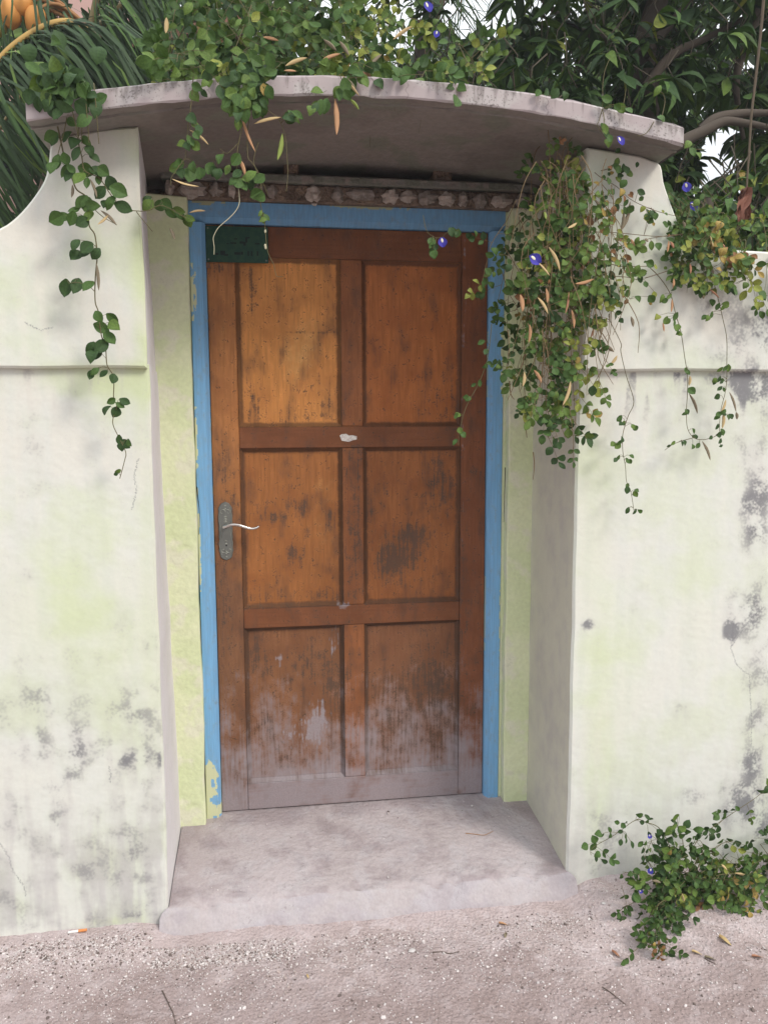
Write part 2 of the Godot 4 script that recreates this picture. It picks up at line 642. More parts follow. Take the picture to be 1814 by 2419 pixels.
func leaf_mesh(kind: String, variant: int, col: int) -> ArrayMesh:
	var key := [kind, variant, col]
	if not leaf_meshes.has(key):
		leaf_meshes[key] = leaf_shape(kind, variant).mesh(leaf_mat(col) if col >= 0 else stuff_leaf_mat())
	return leaf_meshes[key]


class Plant:
	var node: Node3D
	var stem := MB.new()
	var leaves := []      # [Transform3D, size, colour, kind]
	var origin := Vector3.ZERO


func plant(called: String, label: String, category: String, at: Vector3, group := "") -> Plant:
	var p := Plant.new()
	p.node = thing(called, label, category, at, group)
	p.origin = at
	return p


func local(p: Plant, pts: Array) -> Array:
	var out := []
	for q in pts: out.append(q - p.origin)
	return out


func add_leaf(p: Plant, at: Vector3, ang: float, size: float, col: int, kind := "pea", tilt := 0.55, shift := 0.0):
	# ang turns the tip away from straight down, in the plane of the wall; shift moves the leaf along itself
	var b := Basis(Vector3.BACK, ang)
	b = b * Basis(Vector3.RIGHT, rng.randf_range(-tilt, tilt * 0.5)) * Basis(Vector3.UP, rng.randf_range(-tilt, tilt))
	var tr := Transform3D(b.scaled_local(Vector3(size * rng.randf_range(0.78, 1.12), size, size)), at - p.origin)
	tr.origin += b * Vector3(0, -shift * size, 0)
	p.leaves.append([tr, size, col, "oval" if kind == "pea" and rng.randf() < 0.3 else kind])


func pick(w: Array) -> int:
	var r := rng.randf()
	for i in w.size():
		r -= w[i]
		if r <= 0.0: return i
	return 0


func listed_leaves(p: Plant, pts: Array, size: float, weights: Array, stem_pts: Array, jit := 0.012):
	# leaves set one by one, each tied to the nearest place on the stem
	for q in pts:
		var s := size * rng.randf_range(0.8, 1.2)
		var at: Vector3 = q + Vector3(0, 0, rng.randf_range(-jit, jit * 1.6))
		var ang := rng.randf_range(-0.75, 0.75)
		var near := Vector3.ZERO
		var best := 0.085
		for e in stem_pts:
			var d: float = e.distance_to(at)
			if d < best:
				best = d; near = e
		if best < 0.085:
			var dir := at - near
			ang = lerpf(ang, atan2(dir.x, -dir.y), 0.45)
			var b := Basis(Vector3.BACK, ang)
			var foot := at + b * Vector3(0, size * 0.42, 0)
			tube(p.stem, local(p, [near, near.lerp(foot, 0.5) + Vector3(0, 0.004, 0.003), foot]), 0.0007, 0.0006, 3)
		add_leaf(p, at, ang, s, pick(weights))


func pinnate(p: Plant, at: Vector3, dir: Vector3, size: float, weights: Array, pairs := 2):
	# a compound leaf: a thin rachis with leaflets in pairs and one at the tip
	var len := size * (0.75 + 0.85 * pairs)
	var end := at + dir * len + Vector3(0, -len * 0.22, 0)
	tube(p.stem, local(p, [at, at.lerp(end, 0.5) + Vector3(0, len * 0.06, 0), end]), 0.0008, 0.0005, 3)
	var a0 := atan2(dir.x, -dir.y)
	var col := pick(weights)
	for k in pairs:
		var f := 0.42 + 0.42 * k
		var q := at.lerp(end, minf(f, 0.95))
		for s in [-1, 1]:
			if rng.randf() < 0.9:
				add_leaf(p, q, a0 + s * rng.randf_range(0.7, 1.15), size * rng.randf_range(0.75, 1.1), col if rng.randf() < 0.7 else pick(weights), "pea", 0.7, 0.52)
	add_leaf(p, end, a0 + rng.randf_range(-0.3, 0.3), size * rng.randf_range(0.9, 1.2), col, "pea", 0.6, 0.5)


func strand(p: Plant, pts: Array, size: float, spacing: float, weights: Array, r := 0.0013, start := 0.0, chance := 0.85):
	var path := smooth(pts, 6)
	tube(p.stem, local(p, path), r, r * 0.5, 4)
	var gone := 0.0
	var next := start
	for i in path.size() - 1:
		var a: Vector3 = path[i]
		var b: Vector3 = path[i + 1]
		gone += a.distance_to(b)
		if gone >= next:
			next += spacing * rng.randf_range(0.6, 1.4)
			if rng.randf() < chance:
				var ang := rng.randf_range(-2.2, 2.2)
				var dir := Vector3(sin(ang), -cos(ang) * 0.8, rng.randf_range(-0.2, 0.7)).normalized()
				pinnate(p, b, dir, size * rng.randf_range(0.75, 1.2), weights, 1 if rng.randf() < 0.4 else 2)


func pod(p: Plant, a: Vector3, b: Vector3, wide: float, col: String, bend := 0.06):
	var len := a.distance_to(b)
	var mb := MB.new()
	var pts := []
	for i in 9:
		var f := i / 8.0
		pts.append(Vector3(bend * len * sin(f * PI), -len * f, 0))
	var base := mb.v.size()
	var prof := [0.15, 0.55, 0.85, 1.0, 1.0, 0.95, 0.85, 0.55, 0.08]
	for i in 9:
		for k in 6:
			var an := TAU * k / 6
			mb.vert(pts[i] + Vector3(cos(an) * wide * 0.40 * prof[i] * (1.0 + 0.08 * (i % 2)), 0, sin(an) * wide * 0.2 * prof[i]), Vector3(cos(an) * 0.5, 0, sin(an)).normalized(), Vector2(0, 0))
	for i in 8:
		for k in 6:
			var q := base + i * 6 + k
			var e := base + i * 6 + (k + 1) % 6
			mb.tri(q, e, e + 6); mb.tri(q, e + 6, q + 6)
	var o := put("seed_pod", mb, pod_mat(col), p.node)
	var d := (b - a).normalized()
	o.transform = Transform3D(Basis(Quaternion(Vector3.DOWN, d)) * Basis(Vector3.UP, rng.randf_range(-0.8, 0.8)), a - p.origin)
	if col == "tan": o.set_meta("label", "dry tan seed pod")
	elif col == "green": o.set_meta("label", "green seed pod")


func pod_mat(col: String) -> StandardMaterial3D:
	var c: Vector3 = {"tan": Vector3(0.42, 0.235, 0.125), "green": Vector3(0.22, 0.28, 0.07), "grey": Vector3(0.20, 0.165, 0.11), "rust": Vector3(0.33, 0.165, 0.10), "straw": Vector3(0.50, 0.37, 0.19)}[col]
	return mat("pod_" + col, lin(c.x, c.y, c.z), 0.7)


func flower(p: Plant, at: Vector3, size: float, ang: float):
	# a blue cup-shaped banner petal with a pale throat
	var mb := MB.new()
	var rows := []
	for i in 5:
		var f := i / 4.0
		var row := []
		for k in 7:
			var s := (k - 3) / 3.0
			var w := 0.5 * sin(PI * (0.12 + 0.80 * f))
			row.append(Vector3(s * w, 0.5 - f - 0.06 * s * s, 0.16 * s * s + 0.10 * sin(f * PI * 0.8) + 0.03 * sin(s * 9.0)) * size)
		rows.append(row)
	for i in 4:
		for k in 6:
			mb.face([rows[i][k], rows[i][k + 1], rows[i + 1][k + 1], rows[i + 1][k]], Vector3.BACK)
	var m := mat("petal_blue", lin(0.05, 0.04, 0.33), 0.6)
	m.backlight_enabled = true
	m.backlight = Color(0.3, 0.3, 0.6)
	var o := put("flower", mb, m, p.node)
	o.transform = Transform3D(Basis(Vector3.BACK, ang) * Basis(Vector3.UP, rng.randf_range(-0.6, 0.6)), at - p.origin)
	var th := MB.new()
	blob(th, Vector3(0, 0.16, 0.10) * size, Vector3(0.13, 0.22, 0.06) * size, 0.1, 5, 7, 3)
	put("throat", th, mat("petal_pale", lin(0.75, 0.72, 0.55), 0.6), o)


func finish(p: Plant, stem_col: Vector3, most := 300, stem_name := "stem"):
	if p.stem.v.size() > 0:
		var so := put(stem_name, p.stem, mat("stem_%d" % int(stem_col.x * 1000), lin(stem_col.x, stem_col.y, stem_col.z), 0.8), p.node)
		if stem_name == "twigs": so.set_meta("kind", "stuff")
	p.leaves.sort_custom(func(a, b): return a[1] / (a[0].origin + p.origin).distance_to(eye) > b[1] / (b[0].origin + p.origin).distance_to(eye))
	var rest := {}
	for i in p.leaves.size():
		var l: Array = p.leaves[i]
		if i < most:
			var o := put_mesh("leaf", leaf_mesh(l[3], i % 5, l[2]), p.node)
			o.transform = l[0]
		else:
			var key := [l[3], i % 5]
			if not rest.has(key): rest[key] = []
			rest[key].append(l)
	for key in rest:
		var mm := MultiMesh.new()
		mm.transform_format = MultiMesh.TRANSFORM_3D
		mm.use_colors = true
		mm.mesh = leaf_mesh(key[0], key[1], -1)
		mm.instance_count = rest[key].size()
		for i in rest[key].size():
			var l: Array = rest[key][i]
			mm.set_instance_transform(i, l[0])
			var c := leaf_color(l[2]) * rng.randf_range(0.75, 1.2)
			mm.set_instance_color(i, Color(c.x, c.y, c.z))
		var mi := MultiMeshInstance3D.new()
		mi.multimesh = mm
		mi.name = numbered("foliage", p.node)
		mi.set_meta("kind", "stuff")
		p.node.add_child(mi, true)


# ------------------------------------------------------------------ the place
func _ready():
	rng.seed = 20240
	make_enc()
	var cam := Camera3D.new()
	cam.name = "camera"
	cam.fov = 64.92
	cam.near = 0.05
	cam.far = 400.0
	cam.keep_aspect = Camera3D.KEEP_HEIGHT
	cam.transform = Transform3D(Basis(Vector3(0.98919, -0.00398, 0.14657), Vector3(0.02077, 0.99336, -0.11316), Vector3(-0.14514, 0.11498, 0.98271)).orthonormalized(), eye)
	add_child(cam)
	var env := Environment.new()
	env.background_mode = Environment.BG_SKY
	var sky := Sky.new()
	var sm := ProceduralSkyMaterial.new()
	sm.sky_top_color = Color(0.965, 0.985, 1.0)
	sm.sky_horizon_color = Color(0.52, 0.525, 0.54)
	sm.sky_curve = 0.4
	sm.sky_energy_multiplier = 1.15
	sm.ground_horizon_color = Color(0.62, 0.60, 0.57)
	sm.ground_bottom_color = Color(0.5, 0.47, 0.44)
	sm.sun_angle_max = 0.0
	sky.sky_material = sm
	env.sky = sky
	env.tonemap_mode = Environment.TONE_MAPPER_LINEAR
	env.tonemap_exposure = 1.58
	env.fog_enabled = true
	env.fog_density = 0.0035
	env.fog_light_color = Color(0.93, 0.94, 0.96)
	env.sdfgi_enabled = true
	env.ssao_enabled = true
	env.ssil_enabled = true
	var we := WorldEnvironment.new()
	we.name = "world_environment"
	we.environment = env
	add_child(we)
	var sun := DirectionalLight3D.new()
	sun.name = "sun"
	sun.light_energy = 0.5
	sun.light_color = Color(1.0, 0.975, 0.94)
	sun.light_angular_distance = 15.0
	sun.shadow_enabled = true
	add_child(sun)
	sun.look_at_from_position(Vector3(0.85, 1.15, 1.0) * 20.0, Vector3.ZERO)

	build_ground()
	build_walls()
	build_doorway()
	build_door()
	build_canopy()
	build_garden()
	build_vines()
	build_bush()
	build_litter()


func ground_height(x: float, z: float) -> float:
	var no := ground_noise
	var h := 0.008 * no.get_noise_2d(x * 6.0, z * 6.0) + 0.004 * no.get_noise_2d(x * 25.0, z * 25.0) + 0.0018 * no.get_noise_2d(x * 95.0, z * 95.0)
	h += 0.030 * smoothstep(0.35, -0.02, z)
	h += 0.016 * smoothstep(0.55, 0.8, x) * smoothstep(0.5, 0.02, z)
	h -= 0.026 * smoothstep(0.72, 0.60, absf(x)) * smoothstep(0.30, 0.08, z) 
	return h - 0.006


var ground_noise := FastNoiseLite.new()
func build_ground():
	ground_noise.seed = 5
	ground_noise.frequency = 0.5
	var xs := []
	var zs := []
	for v in [-120.0, -40.0, -15.0, -7.0, -4.0, -2.6, -2.0, -1.7]: xs.append(v)
	var q := -1.5
	while q < 1.75:
		xs.append(q); q += 0.016
	for v in [1.8, 2.2, 3.0, 5.0, 9.0, 18.0, 45.0, 120.0]: xs.append(v)
	for v in [-150.0, -50.0, -20.0, -8.0, -4.0, -2.0, -1.0, -0.4]: zs.append(v)
	q = -0.1
	while q < 1.25:
		zs.append(q); q += 0.014
	for v in [1.5, 2.0, 3.0, 5.0, 9.0, 20.0, 60.0, 120.0]: zs.append(v)
	var mb := MB.new()
	for z in zs:
		for x in xs:
			var h := ground_height(x, z)
			var nn := Vector3(ground_height(x - 0.01, z) - ground_height(x + 0.01, z), 0.02, ground_height(x, z - 0.01) - ground_height(x, z + 0.01)).normalized()
			# sand tinted darker away from the wall
			var far_dark := smoothstep(0.14, 0.40, z + 0.22 * ground_noise.get_noise_2d(x * 3.0 + 40.0, z * 4.0) + 0.16 * ground_noise.get_noise_2d(x * 14.0, z * 18.0) - 0.17 * smoothstep(0.35, 0.9, x))
			mb.tint = Color(1, 1, 1).lerp(Color(0.71, 0.68, 0.67), far_dark)
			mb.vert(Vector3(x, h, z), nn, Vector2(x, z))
	for j in zs.size() - 1:
		for i in xs.size() - 1:
			var a := j * xs.size() + i
			var b := a + xs.size()
			mb.tri(a, b, b + 1); mb.tri(a, b + 1, a + 1)
	var m := tile_mat("coral_sand", tile("coral_sand", 1024, [Vector3(0.43, 0.355, 0.352), Vector3(0.38, 0.308, 0.30), Vector3(0.47, 0.40, 0.402)], [3.0, 14.0, 150.0], 0.25, Vector3(0.16, 0.12, 0.10), 0.22), 0.95, 0.9, relief(70.0, 61), 0.5)
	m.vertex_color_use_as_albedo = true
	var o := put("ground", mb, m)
	o.set_meta("kind", "structure")
	o.set_meta("label", "pale pinkish coral sand path in front of the gate")

	# shell grit lying on the sand, thickest along the foot of the wall
	var grit := MultiMesh.new()
	grit.transform_format = MultiMesh.TRANSFORM_3D
	grit.use_colors = true
	var gm := MB.new()
	blob(gm, Vector3.ZERO, Vector3(1.0, 0.55, 0.8), 0.5, 4, 6, 9)
	var gmat := mat("shell_grit", Color.WHITE, 0.85)
	gmat.vertex_color_use_as_albedo = true
	grit.mesh = gm.mesh(gmat)
	var n := 29000
	grit.instance_count = n
	for i in n:
		var x := rng.randf_range(-1.4, 1.7)
		var z := 0.02 + absf(rng.randfn(0.0, 0.28)) if rng.randf() < 0.55 else rng.randf_range(0.02, 1.1)
		var dense := 0.5 + 0.5 * ground_noise.get_noise_2d(x * 5.0 + 30.0, z * 5.0)
		var r := rng.randf_range(0.0008, 0.0023) * (1.0 + 1.3 * pow(rng.randf(), 5.0) + 2.0 * pow(rng.randf(), 40.0))
		if dense < 0.40 and rng.randf() < 0.7: r *= 0.5
		var heap := i > 22000   # a drift of coarse grit along the left wall
		if heap:
			x = rng.randf_range(-1.25, -0.25); z = 0.05 + absf(rng.randfn(0.0, 0.08))
			r *= 1.05
		if absf(x) < 0.66 and z < 0.09: z += 0.09
		var b := Basis.from_euler(Vector3(rng.randf() * 0.8, rng.randf() * TAU, rng.randf() * 0.8)).scaled(Vector3.ONE * r)
		var gy := ground_height(x, z)
		if i < 170:   # a few bits have been carried onto the step
			x = rng.randf_range(-0.58, 0.58); z = rng.randf_range(-0.42, -0.03)
			gy = 0.0725 + 0.041 * smoothstep(-0.03, -0.45, z) + 0.001
		grit.set_instance_transform(i, Transform3D(b, Vector3(x, gy + r * 0.15, z)))
		var t := rng.randf() if not heap else pow(rng.randf(), 0.8)
		var c := Vector3(0.58, 0.53, 0.52) if t < 0.55 else (Vector3(0.38, 0.31, 0.29) if t < 0.85 else Vector3(0.14, 0.11, 0.10))
		c *= rng.randf_range(0.8, 1.15)
		grit.set_instance_color(i, Color(c.x, c.y, c.z))
	var gi := MultiMeshInstance3D.new()
	gi.multimesh = grit
	gi.name = "shell_gravel"
	gi.set_meta("kind", "stuff")
	gi.set_meta("label", "white and grey shell grit scattered over the sand")
	gi.set_meta("category", "gravel")
	add_child(gi)


func wall_mat(key: String, tx: Texture2D) -> StandardMaterial3D:
	var m := mat(key, Color.WHITE, 0.9)
	m.albedo_texture = tx
	m.heightmap_enabled = true
	m.heightmap_texture = relief(74.0, 71)
	m.heightmap_scale = 0.07
	return m


func splay(mb: MB):
	# the left reveal opens a little towards the back, more so higher up
	for i in mb.v.size():
		var q := mb.v[i]
		if q.x > -0.66 and q.z < -0.3:
			mb.v[i].x = q.x - 0.052 * clampf(q.y / 2.2, 0.0, 1.0)


func build_walls():
	# the stains seen on either wall: [x, y, half width, half height, strength]
	var sl := [[-0.978,0.593,0.04,0.06,0.75], [-0.864,0.599,0.051,0.048,0.85], [-0.874,0.531,0.035,0.054,0.9], [-0.751,0.536,0.054,0.038,0.95], [-0.68,0.531,0.056,0.04,1], [-0.696,0.447,0.027,0.046,0.7], [-0.916,0.436,0.046,0.067,0.8], [-0.934,0.338,0.04,0.062,0.75], [-0.717,0.234,0.1,0.161,0.62], [-0.722,0.77,0.035,0.021,0.7], [-0.647,0.876,0.019,0.04,0.8], [-0.721,0.968,0.024,0.038,0.65], [-0.971,1.083,0.027,0.019,0.55], [-0.97,1.22,0.035,0.048,0.5], [-0.939,0.741,0.08,0.054,0.55], [-0.701,0.645,0.067,0.08,0.6], [-0.856,0.203,0.054,0.121,0.5], [-0.711,0.051,0.094,0.016,1.1], [-1.051,0.048,0.121,0.019,0.5], [-1.047,0.362,0.054,0.121,0.4], [-1.073,0.123,0.08,0.08,0.5], [-0.936,1.411,0.04,0.094,0.4], [-0.883,0.046,0.161,0.021,0.6], [-0.634,0.528,0.008,0.035,0.8], [-0.683,0.077,0.04,0.029,0.8], [-1.058,0.612,0.054,0.08,0.4]]
	var sr := [[1.213,1.603,0.062,0.07,1.15], [1.15,1.617,0.04,0.048,0.8], [1.087,1.638,0.054,0.021,0.7], [0.98,1.642,0.048,0.021,0.6], [1.23,1.285,0.048,0.094,1], [1.169,1.242,0.032,0.035,0.5], [1.225,1.138,0.04,0.048,0.7], [1.187,0.884,0.048,0.062,0.85], [1.15,0.832,0.019,0.029,1.1], [1.249,0.927,0.035,0.08,0.6], [1.262,0.697,0.054,0.107,0.55], [1.254,0.526,0.046,0.067,0.7], [1.253,0.399,0.048,0.054,1], [1.243,0.272,0.059,0.094,1.15], [1.187,0.245,0.04,0.08,0.8], [1.291,0.156,0.062,0.107,1], [1.15,0.327,0.035,0.048,0.4], [0.67,0.881,0.017,0.015,1], [1.211,1.786,0.035,0.059,1], [1.14,1.813,0.062,0.08,0.55], [1.015,1.88,0.08,0.067,0.4], [1.083,1.715,0.08,0.035,0.4], [0.832,1.985,0.08,0.035,0.35], [1.054,0.287,0.054,0.027,0.45], [0.754,0.184,0.08,0.094,0.45], [0.726,0.06,0.094,0.04,0.5], [0.994,0.572,0.027,0.04,0.3], [0.839,0.957,0.027,0.035,0.25], [1.191,1.431,0.054,0.067,0.6], [1.308,-0.01,0.054,0.08,0.8]]
	var gl := [[-0.623,1.901,0.035,0.268,0.7], [-0.629,2.228,0.094,0.08,0.5], [-0.731,1.626,0.147,0.04,0.5], [-0.866,0.967,0.201,0.161,0.35], [-0.643,0.998,0.027,0.536,0.3], [-0.884,1.847,0.08,0.08,0.25], [-0.804,0.038,0.121,0.021,0.6], [-0.714,0.646,0.08,0.268,0.25]]
	var gr := [[0.682,1.379,0.054,0.402,0.35], [0.732,1.929,0.161,0.08,0.3], [0.679,2.27,0.08,0.054,0.3], [0.756,0.647,0.08,0.214,0.25], [1.026,0.935,0.054,0.161,0.15], [0.718,0.343,0.04,0.268,0.35], [0.771,1.616,0.147,0.04,0.35]]
	var cracks := [[Vector3(1.161,0.862,0), Vector3(1.16,0.824,0), Vector3(1.157,0.779,0), Vector3(1.176,0.729,0), Vector3(1.203,0.7,0), Vector3(1.226,0.689,0), Vector3(1.231,0.621,0), Vector3(1.24,0.558,0), Vector3(1.245,0.447,0)], [Vector3(1.266,0.911,0), Vector3(1.22,0.875,0), Vector3(1.19,0.831,0), Vector3(1.16,0.786,0)], [Vector3(1.001,0.002,0), Vector3(1.032,0.032,0), Vector3(1.079,0.076,0), Vector3(1.12,0.092,0)], [Vector3(1.159,0.126,0), Vector3(1.165,0.069,0), Vector3(1.158,0.021,0)]]
	var lx0 := -3.22
	var lx1 := -0.08
	var rx0 := 0.08
	var rx1 := 3.22
	var ml := wall_mat("plaster_left", wall_tex(lx0, lx1, -0.06, 2.36, -1, sl, [[Vector3(-1.088,0.309,0), Vector3(-1.065,0.265,0), Vector3(-1.057,0.221,0), Vector3(-1.031,0.176,0), Vector3(-1.023,0.139,0)], [Vector3(-0.778,0.517,0), Vector3(-0.772,0.495,0), Vector3(-0.776,0.467,0)], [Vector3(-0.66,1.408,0), Vector3(-0.674,1.357,0), Vector3(-0.668,1.318,0), Vector3(-0.684,1.265,0)], [Vector3(-0.936,1.773,0), Vector3(-0.895,1.755,0), Vector3(-0.865,1.764,0)]], gl))
	var mr := wall_mat("plaster_right", wall_tex(rx0, rx1, -0.06, 2.36, 1, sr, cracks, gr))
	var uvl := func(p: Vector3): return Vector2((p.x + maxf(0, -p.z) - lx0) / (lx1 - lx0), 1.0 - (p.y + 0.06) / 2.42)
	var uvr := func(p: Vector3): return Vector2((p.x - maxf(0, -p.z) - rx0) / (rx1 - rx0), 1.0 - (p.y + 0.06) / 2.42)

	for side in [-1, 1]:
		var left: bool = side < 0
		var t := thing("plastered_wall", "left garden wall and gate pier in stained pale green plaster" if left else "right garden wall and gate pier, paler plaster with black mould at its outer edge", "wall", Vector3(0.75 * side, 0, 0))
		var off := Vector3(-0.75 * side, 0, 0)
		var m: Material = ml if left else mr
		# lower face
		var lo := MB.new()
		lo.uvf = uvl if left else uvr
		var poly := PackedVector2Array()
		for q in rough_line(Vector2(0.6225 * side, -0.12), Vector2(0.6225 * side, 1.668), 0.06, 0.004, 3): poly.append(q)
		for q in [Vector2(0.6225 * side, 1.668), Vector2(3.2 * side, 1.668), Vector2(3.2 * side, -0.12)]: poly.append(q)
		extrude(lo, poly, -0.56, 0.0, 0.007)
		if left: splay(lo)
		var o := put("lower_wall", lo, m, t)
		o.position = off
		# upper band, a little proud, with a scroll down to the wall top
		var up := MB.new()
		up.uvf = uvl if left else uvr
		poly = PackedVector2Array()
		for q in rough_line(Vector2(0.6250 * side, 1.656), Vector2(0.6250 * side, 2.288), 0.06, 0.004, 8): poly.append(q)
		var curve: Array
		if left:
			curve = [Vector3(-0.625, 2.288, 0), Vector3(-0.70, 2.279, 0), Vector3(-0.782, 2.262, 0), Vector3(-0.838, 2.247, 0), Vector3(-0.850, 2.225, 0), Vector3(-0.856, 2.185, 0), Vector3(-0.870, 2.14, 0), Vector3(-0.903, 2.091, 0), Vector3(-0.944, 2.046, 0), Vector3(-0.985, 2.017, 0), Vector3(-1.05, 1.995, 0), Vector3(-1.2, 1.985, 0)]
		else:
			curve = [Vector3(0.625, 2.289, 0), Vector3(0.70, 2.282, 0), Vector3(0.781, 2.273, 0), Vector3(0.82, 2.262, 0), Vector3(0.852, 2.248, 0), Vector3(0.863, 2.202, 0), Vector3(0.883, 2.153, 0), Vector3(0.910, 2.095, 0), Vector3(0.934, 2.058, 0), Vector3(0.940, 2.028, 0), Vector3(1.02, 2.018, 0), Vector3(1.3, 2.01, 0)]
		for q in smooth(curve, 3): poly.append(Vector2(q.x, q.y))
		poly.append(Vector2(3.2 * side, 1.98))
		for q in rough_line(Vector2(3.2 * side, 1.656), Vector2(0.625 * side, 1.656), 0.07, 0.0035, 12): poly.append(q)
		extrude(up, poly, -0.53, 0.022, 0.006)
		if left: splay(up)
		o = put("upper_band", up, m, t)
		o.position = off


func build_doorway():
	# the step, worn round at its front edge
	var mb := MB.new()
	var prof := [Vector2(-0.56, 0.117), Vector2(-0.44, 0.113), Vector2(-0.3, 0.100), Vector2(-0.18, 0.090), Vector2(-0.09, 0.079), Vector2(-0.04, 0.073), Vector2(-0.010, 0.068), Vector2(0.004, 0.063), Vector2(0.012, 0.054), Vector2(0.022, 0.034), Vector2(0.036, 0.006), Vector2(0.046, -0.02), Vector2(0.06, -0.07)]
	var no := FastNoiseLite.new()
	no.seed = 44
	no.frequency = 3.0
	var fine := []
	for i in prof.size() - 1:
		for k in 4: fine.append(prof[i].lerp(prof[i + 1], k / 4.0))
	fine.append(prof[-1])
	var nx := 90
	var P := []
	for i in fine.size():
		var row := []
		for k in nx + 1:
			var f := float(k) / nx
			var wide := 0.622 + 0.026 * smoothstep(-0.005, 0.02, fine[i].x)
			var x := lerpf(-wide, wide, f)
			var w := smoothstep(-0.2, 0.02, fine[i].x)
			var d := 0.006 * no.get_noise_2d(x, fine[i].x) * (0.4 + 1.2 * w) + 0.008 * w * no.get_noise_2d(x * 0.6 + 9.0, 3.0) + 0.0015 * no.get_noise_2d(x * 9.0, fine[i].x * 9.0) - 0.010 * w * smoothstep(0.15, 0.5, no.get_noise_2d(x * 3.5 + 50.0, fine[i].x * 2.0)) * smoothstep(0.03, 0.06, fine[i].y) * smoothstep(-0.03, 0.01, fine[i].x)
			row.append(Vector3(x, fine[i].y + d, fine[i].x + d * 0.9 * w))
		P.append(row)
	for i in fine.size():
		for k in nx + 1:
			var a: Vector3 = P[mini(i + 1, fine.size() - 1)][k] - P[maxi(i - 1, 0)][k]
			var b: Vector3 = P[i][mini(k + 1, nx)] - P[i][maxi(k - 1, 0)]
			# foot-worn, dirty and bare patches
			var q: Vector3 = P[i][k]
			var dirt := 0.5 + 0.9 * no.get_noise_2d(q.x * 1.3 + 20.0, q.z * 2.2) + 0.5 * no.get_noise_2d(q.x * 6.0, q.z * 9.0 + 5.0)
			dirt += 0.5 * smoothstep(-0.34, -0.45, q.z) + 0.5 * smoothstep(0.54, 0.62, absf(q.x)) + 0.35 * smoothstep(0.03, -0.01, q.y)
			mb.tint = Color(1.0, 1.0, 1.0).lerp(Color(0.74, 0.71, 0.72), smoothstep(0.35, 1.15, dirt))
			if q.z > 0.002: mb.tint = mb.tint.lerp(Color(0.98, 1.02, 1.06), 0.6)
			mb.vert(q, a.cross(b).normalized(), Vector2(q.x, q.z))
	for i in fine.size() - 1:
		for k in nx:
			var a := i * (nx + 1) + k
			var b := a + nx + 1
			mb.tri(a, b, b + 1); mb.tri(a, b + 1, a + 1)
	for k in [0, nx]:
		var side := []
		for i in fine.size(): side.append(P[i][k])
		for i in fine.size() - 1:
			mb.face([side[i], side[i + 1], side[i + 1] * Vector3(1, 0, 1) + Vector3(0, -0.1, 0), side[i] * Vector3(1, 0, 1) + Vector3(0, -0.1, 0)], Vector3(-1 if k == 0 else 1, 0, 0))
	var step_tx := tile("step_concrete", 768, [Vector3(0.435, 0.382, 0.388), Vector3(0.41, 0.358, 0.36), Vector3(0.445, 0.402, 0.412)], [3.0, 9.0, 110.0], 0.5, Vector3(0.16, 0.13, 0.13), 0.10)
	var stm := tile_mat("step_concrete", step_tx, 0.9, 0.8, relief(44.0, 81), 0.3)
	stm.vertex_color_use_as_albedo = true
	var o := put("doorstep", mb, stm)
	tag(o, "low worn pinkish grey concrete step in front of the door", "step")

	# plaster jambs beside the frame
	var green := tile_mat("jamb_plaster", tile("jamb_plaster", 512, [Vector3(0.65, 0.68, 0.45), Vector3(0.60, 0.65, 0.40), Vector3(0.66, 0.66, 0.50)], [2.0, 6.0, 40.0], 0.2, Vector3(0.25, 0.25, 0.2), 0.05), 0.88, 1.1, relief(14.0, 82), 0.25)
	for side in [-1, 1]:
		var t := MB.new()
		var poly := PackedVector2Array()
		var inner := -0.540 if side < 0 else 0.532
		for q in rough_line(Vector2(inner, 0.06), Vector2(inner, 2.222), 0.05, 0.006, 20 + side): poly.append(q)
		for q in [Vector2(inner, 2.222), Vector2(-0.67 if side < 0 else 0.626, 2.230), Vector2(-0.64 if side < 0 else 0.626, 0.06)]: poly.append(q)
		extrude(t, poly, -0.56, -0.401, 0.004)
		if side > 0: box(t, Vector3(0.5225, 0.06, -0.56), Vector3(0.540, 2.22, -0.441), 0.002, 0.001)
		var oj := put("door_jamb", t, green)
		# a dark split where the plaster has come away from the frame
		var cr := MB.new()
		var line := [Vector3(-0.535,1.293,-0.4), Vector3(-0.533,1.257,-0.4), Vector3(-0.53,1.218,-0.4), Vector3(-0.531,1.171,-0.4), Vector3(-0.534,1.132,-0.4)] if side < 0 else [Vector3(0.522,1.344,-0.4), Vector3(0.521,1.279,-0.4), Vector3(0.52,1.213,-0.4), Vector3(0.519,1.151,-0.4)]
		tube(cr, smooth(line, 4), 0.0016, 0.0008, 5, 0.6)
		put("split", cr, mat("black_gap", lin(0.01, 0.01, 0.01), 0.9), oj)
		tag(oj, "yellow green plaster strip between left pier and blue frame" if side < 0 else "pale green plaster strip between blue frame and right pier", "door jamb")

	# stone lintel: a beam, a course of rubble in mud mortar, two stubs that carry the slab
	var lt := thing("stone_lintel", "dark lintel above the blue frame with a row of rubble stones", "lintel", Vector3(0, 2.22, -0.45))
	var off := Vector3(0, -2.22, 0.45)
	var mud := tile_mat("mortar", tile("mortar", 512, [Vector3(0.17, 0.125, 0.095), Vector3(0.12, 0.088, 0.068), Vector3(0.22, 0.16, 0.115)], [3.0, 10.0, 60.0], 0.3, Vector3(0.05, 0.04, 0.03), 0.2), 0.95, 1.3, relief(30.0, 83), 1.0)
	var conc := tile_mat("lintel_concrete", tile("lintel_concrete", 512, [Vector3(0.19, 0.185, 0.165), Vector3(0.14, 0.145, 0.115), Vector3(0.23, 0.20, 0.175)], [3.0, 8.0, 60.0], 0.3, Vector3(0.05, 0.05, 0.04), 0.15), 0.95, 1.3, relief(20.0, 84), 0.5)
	var bm := MB.new()
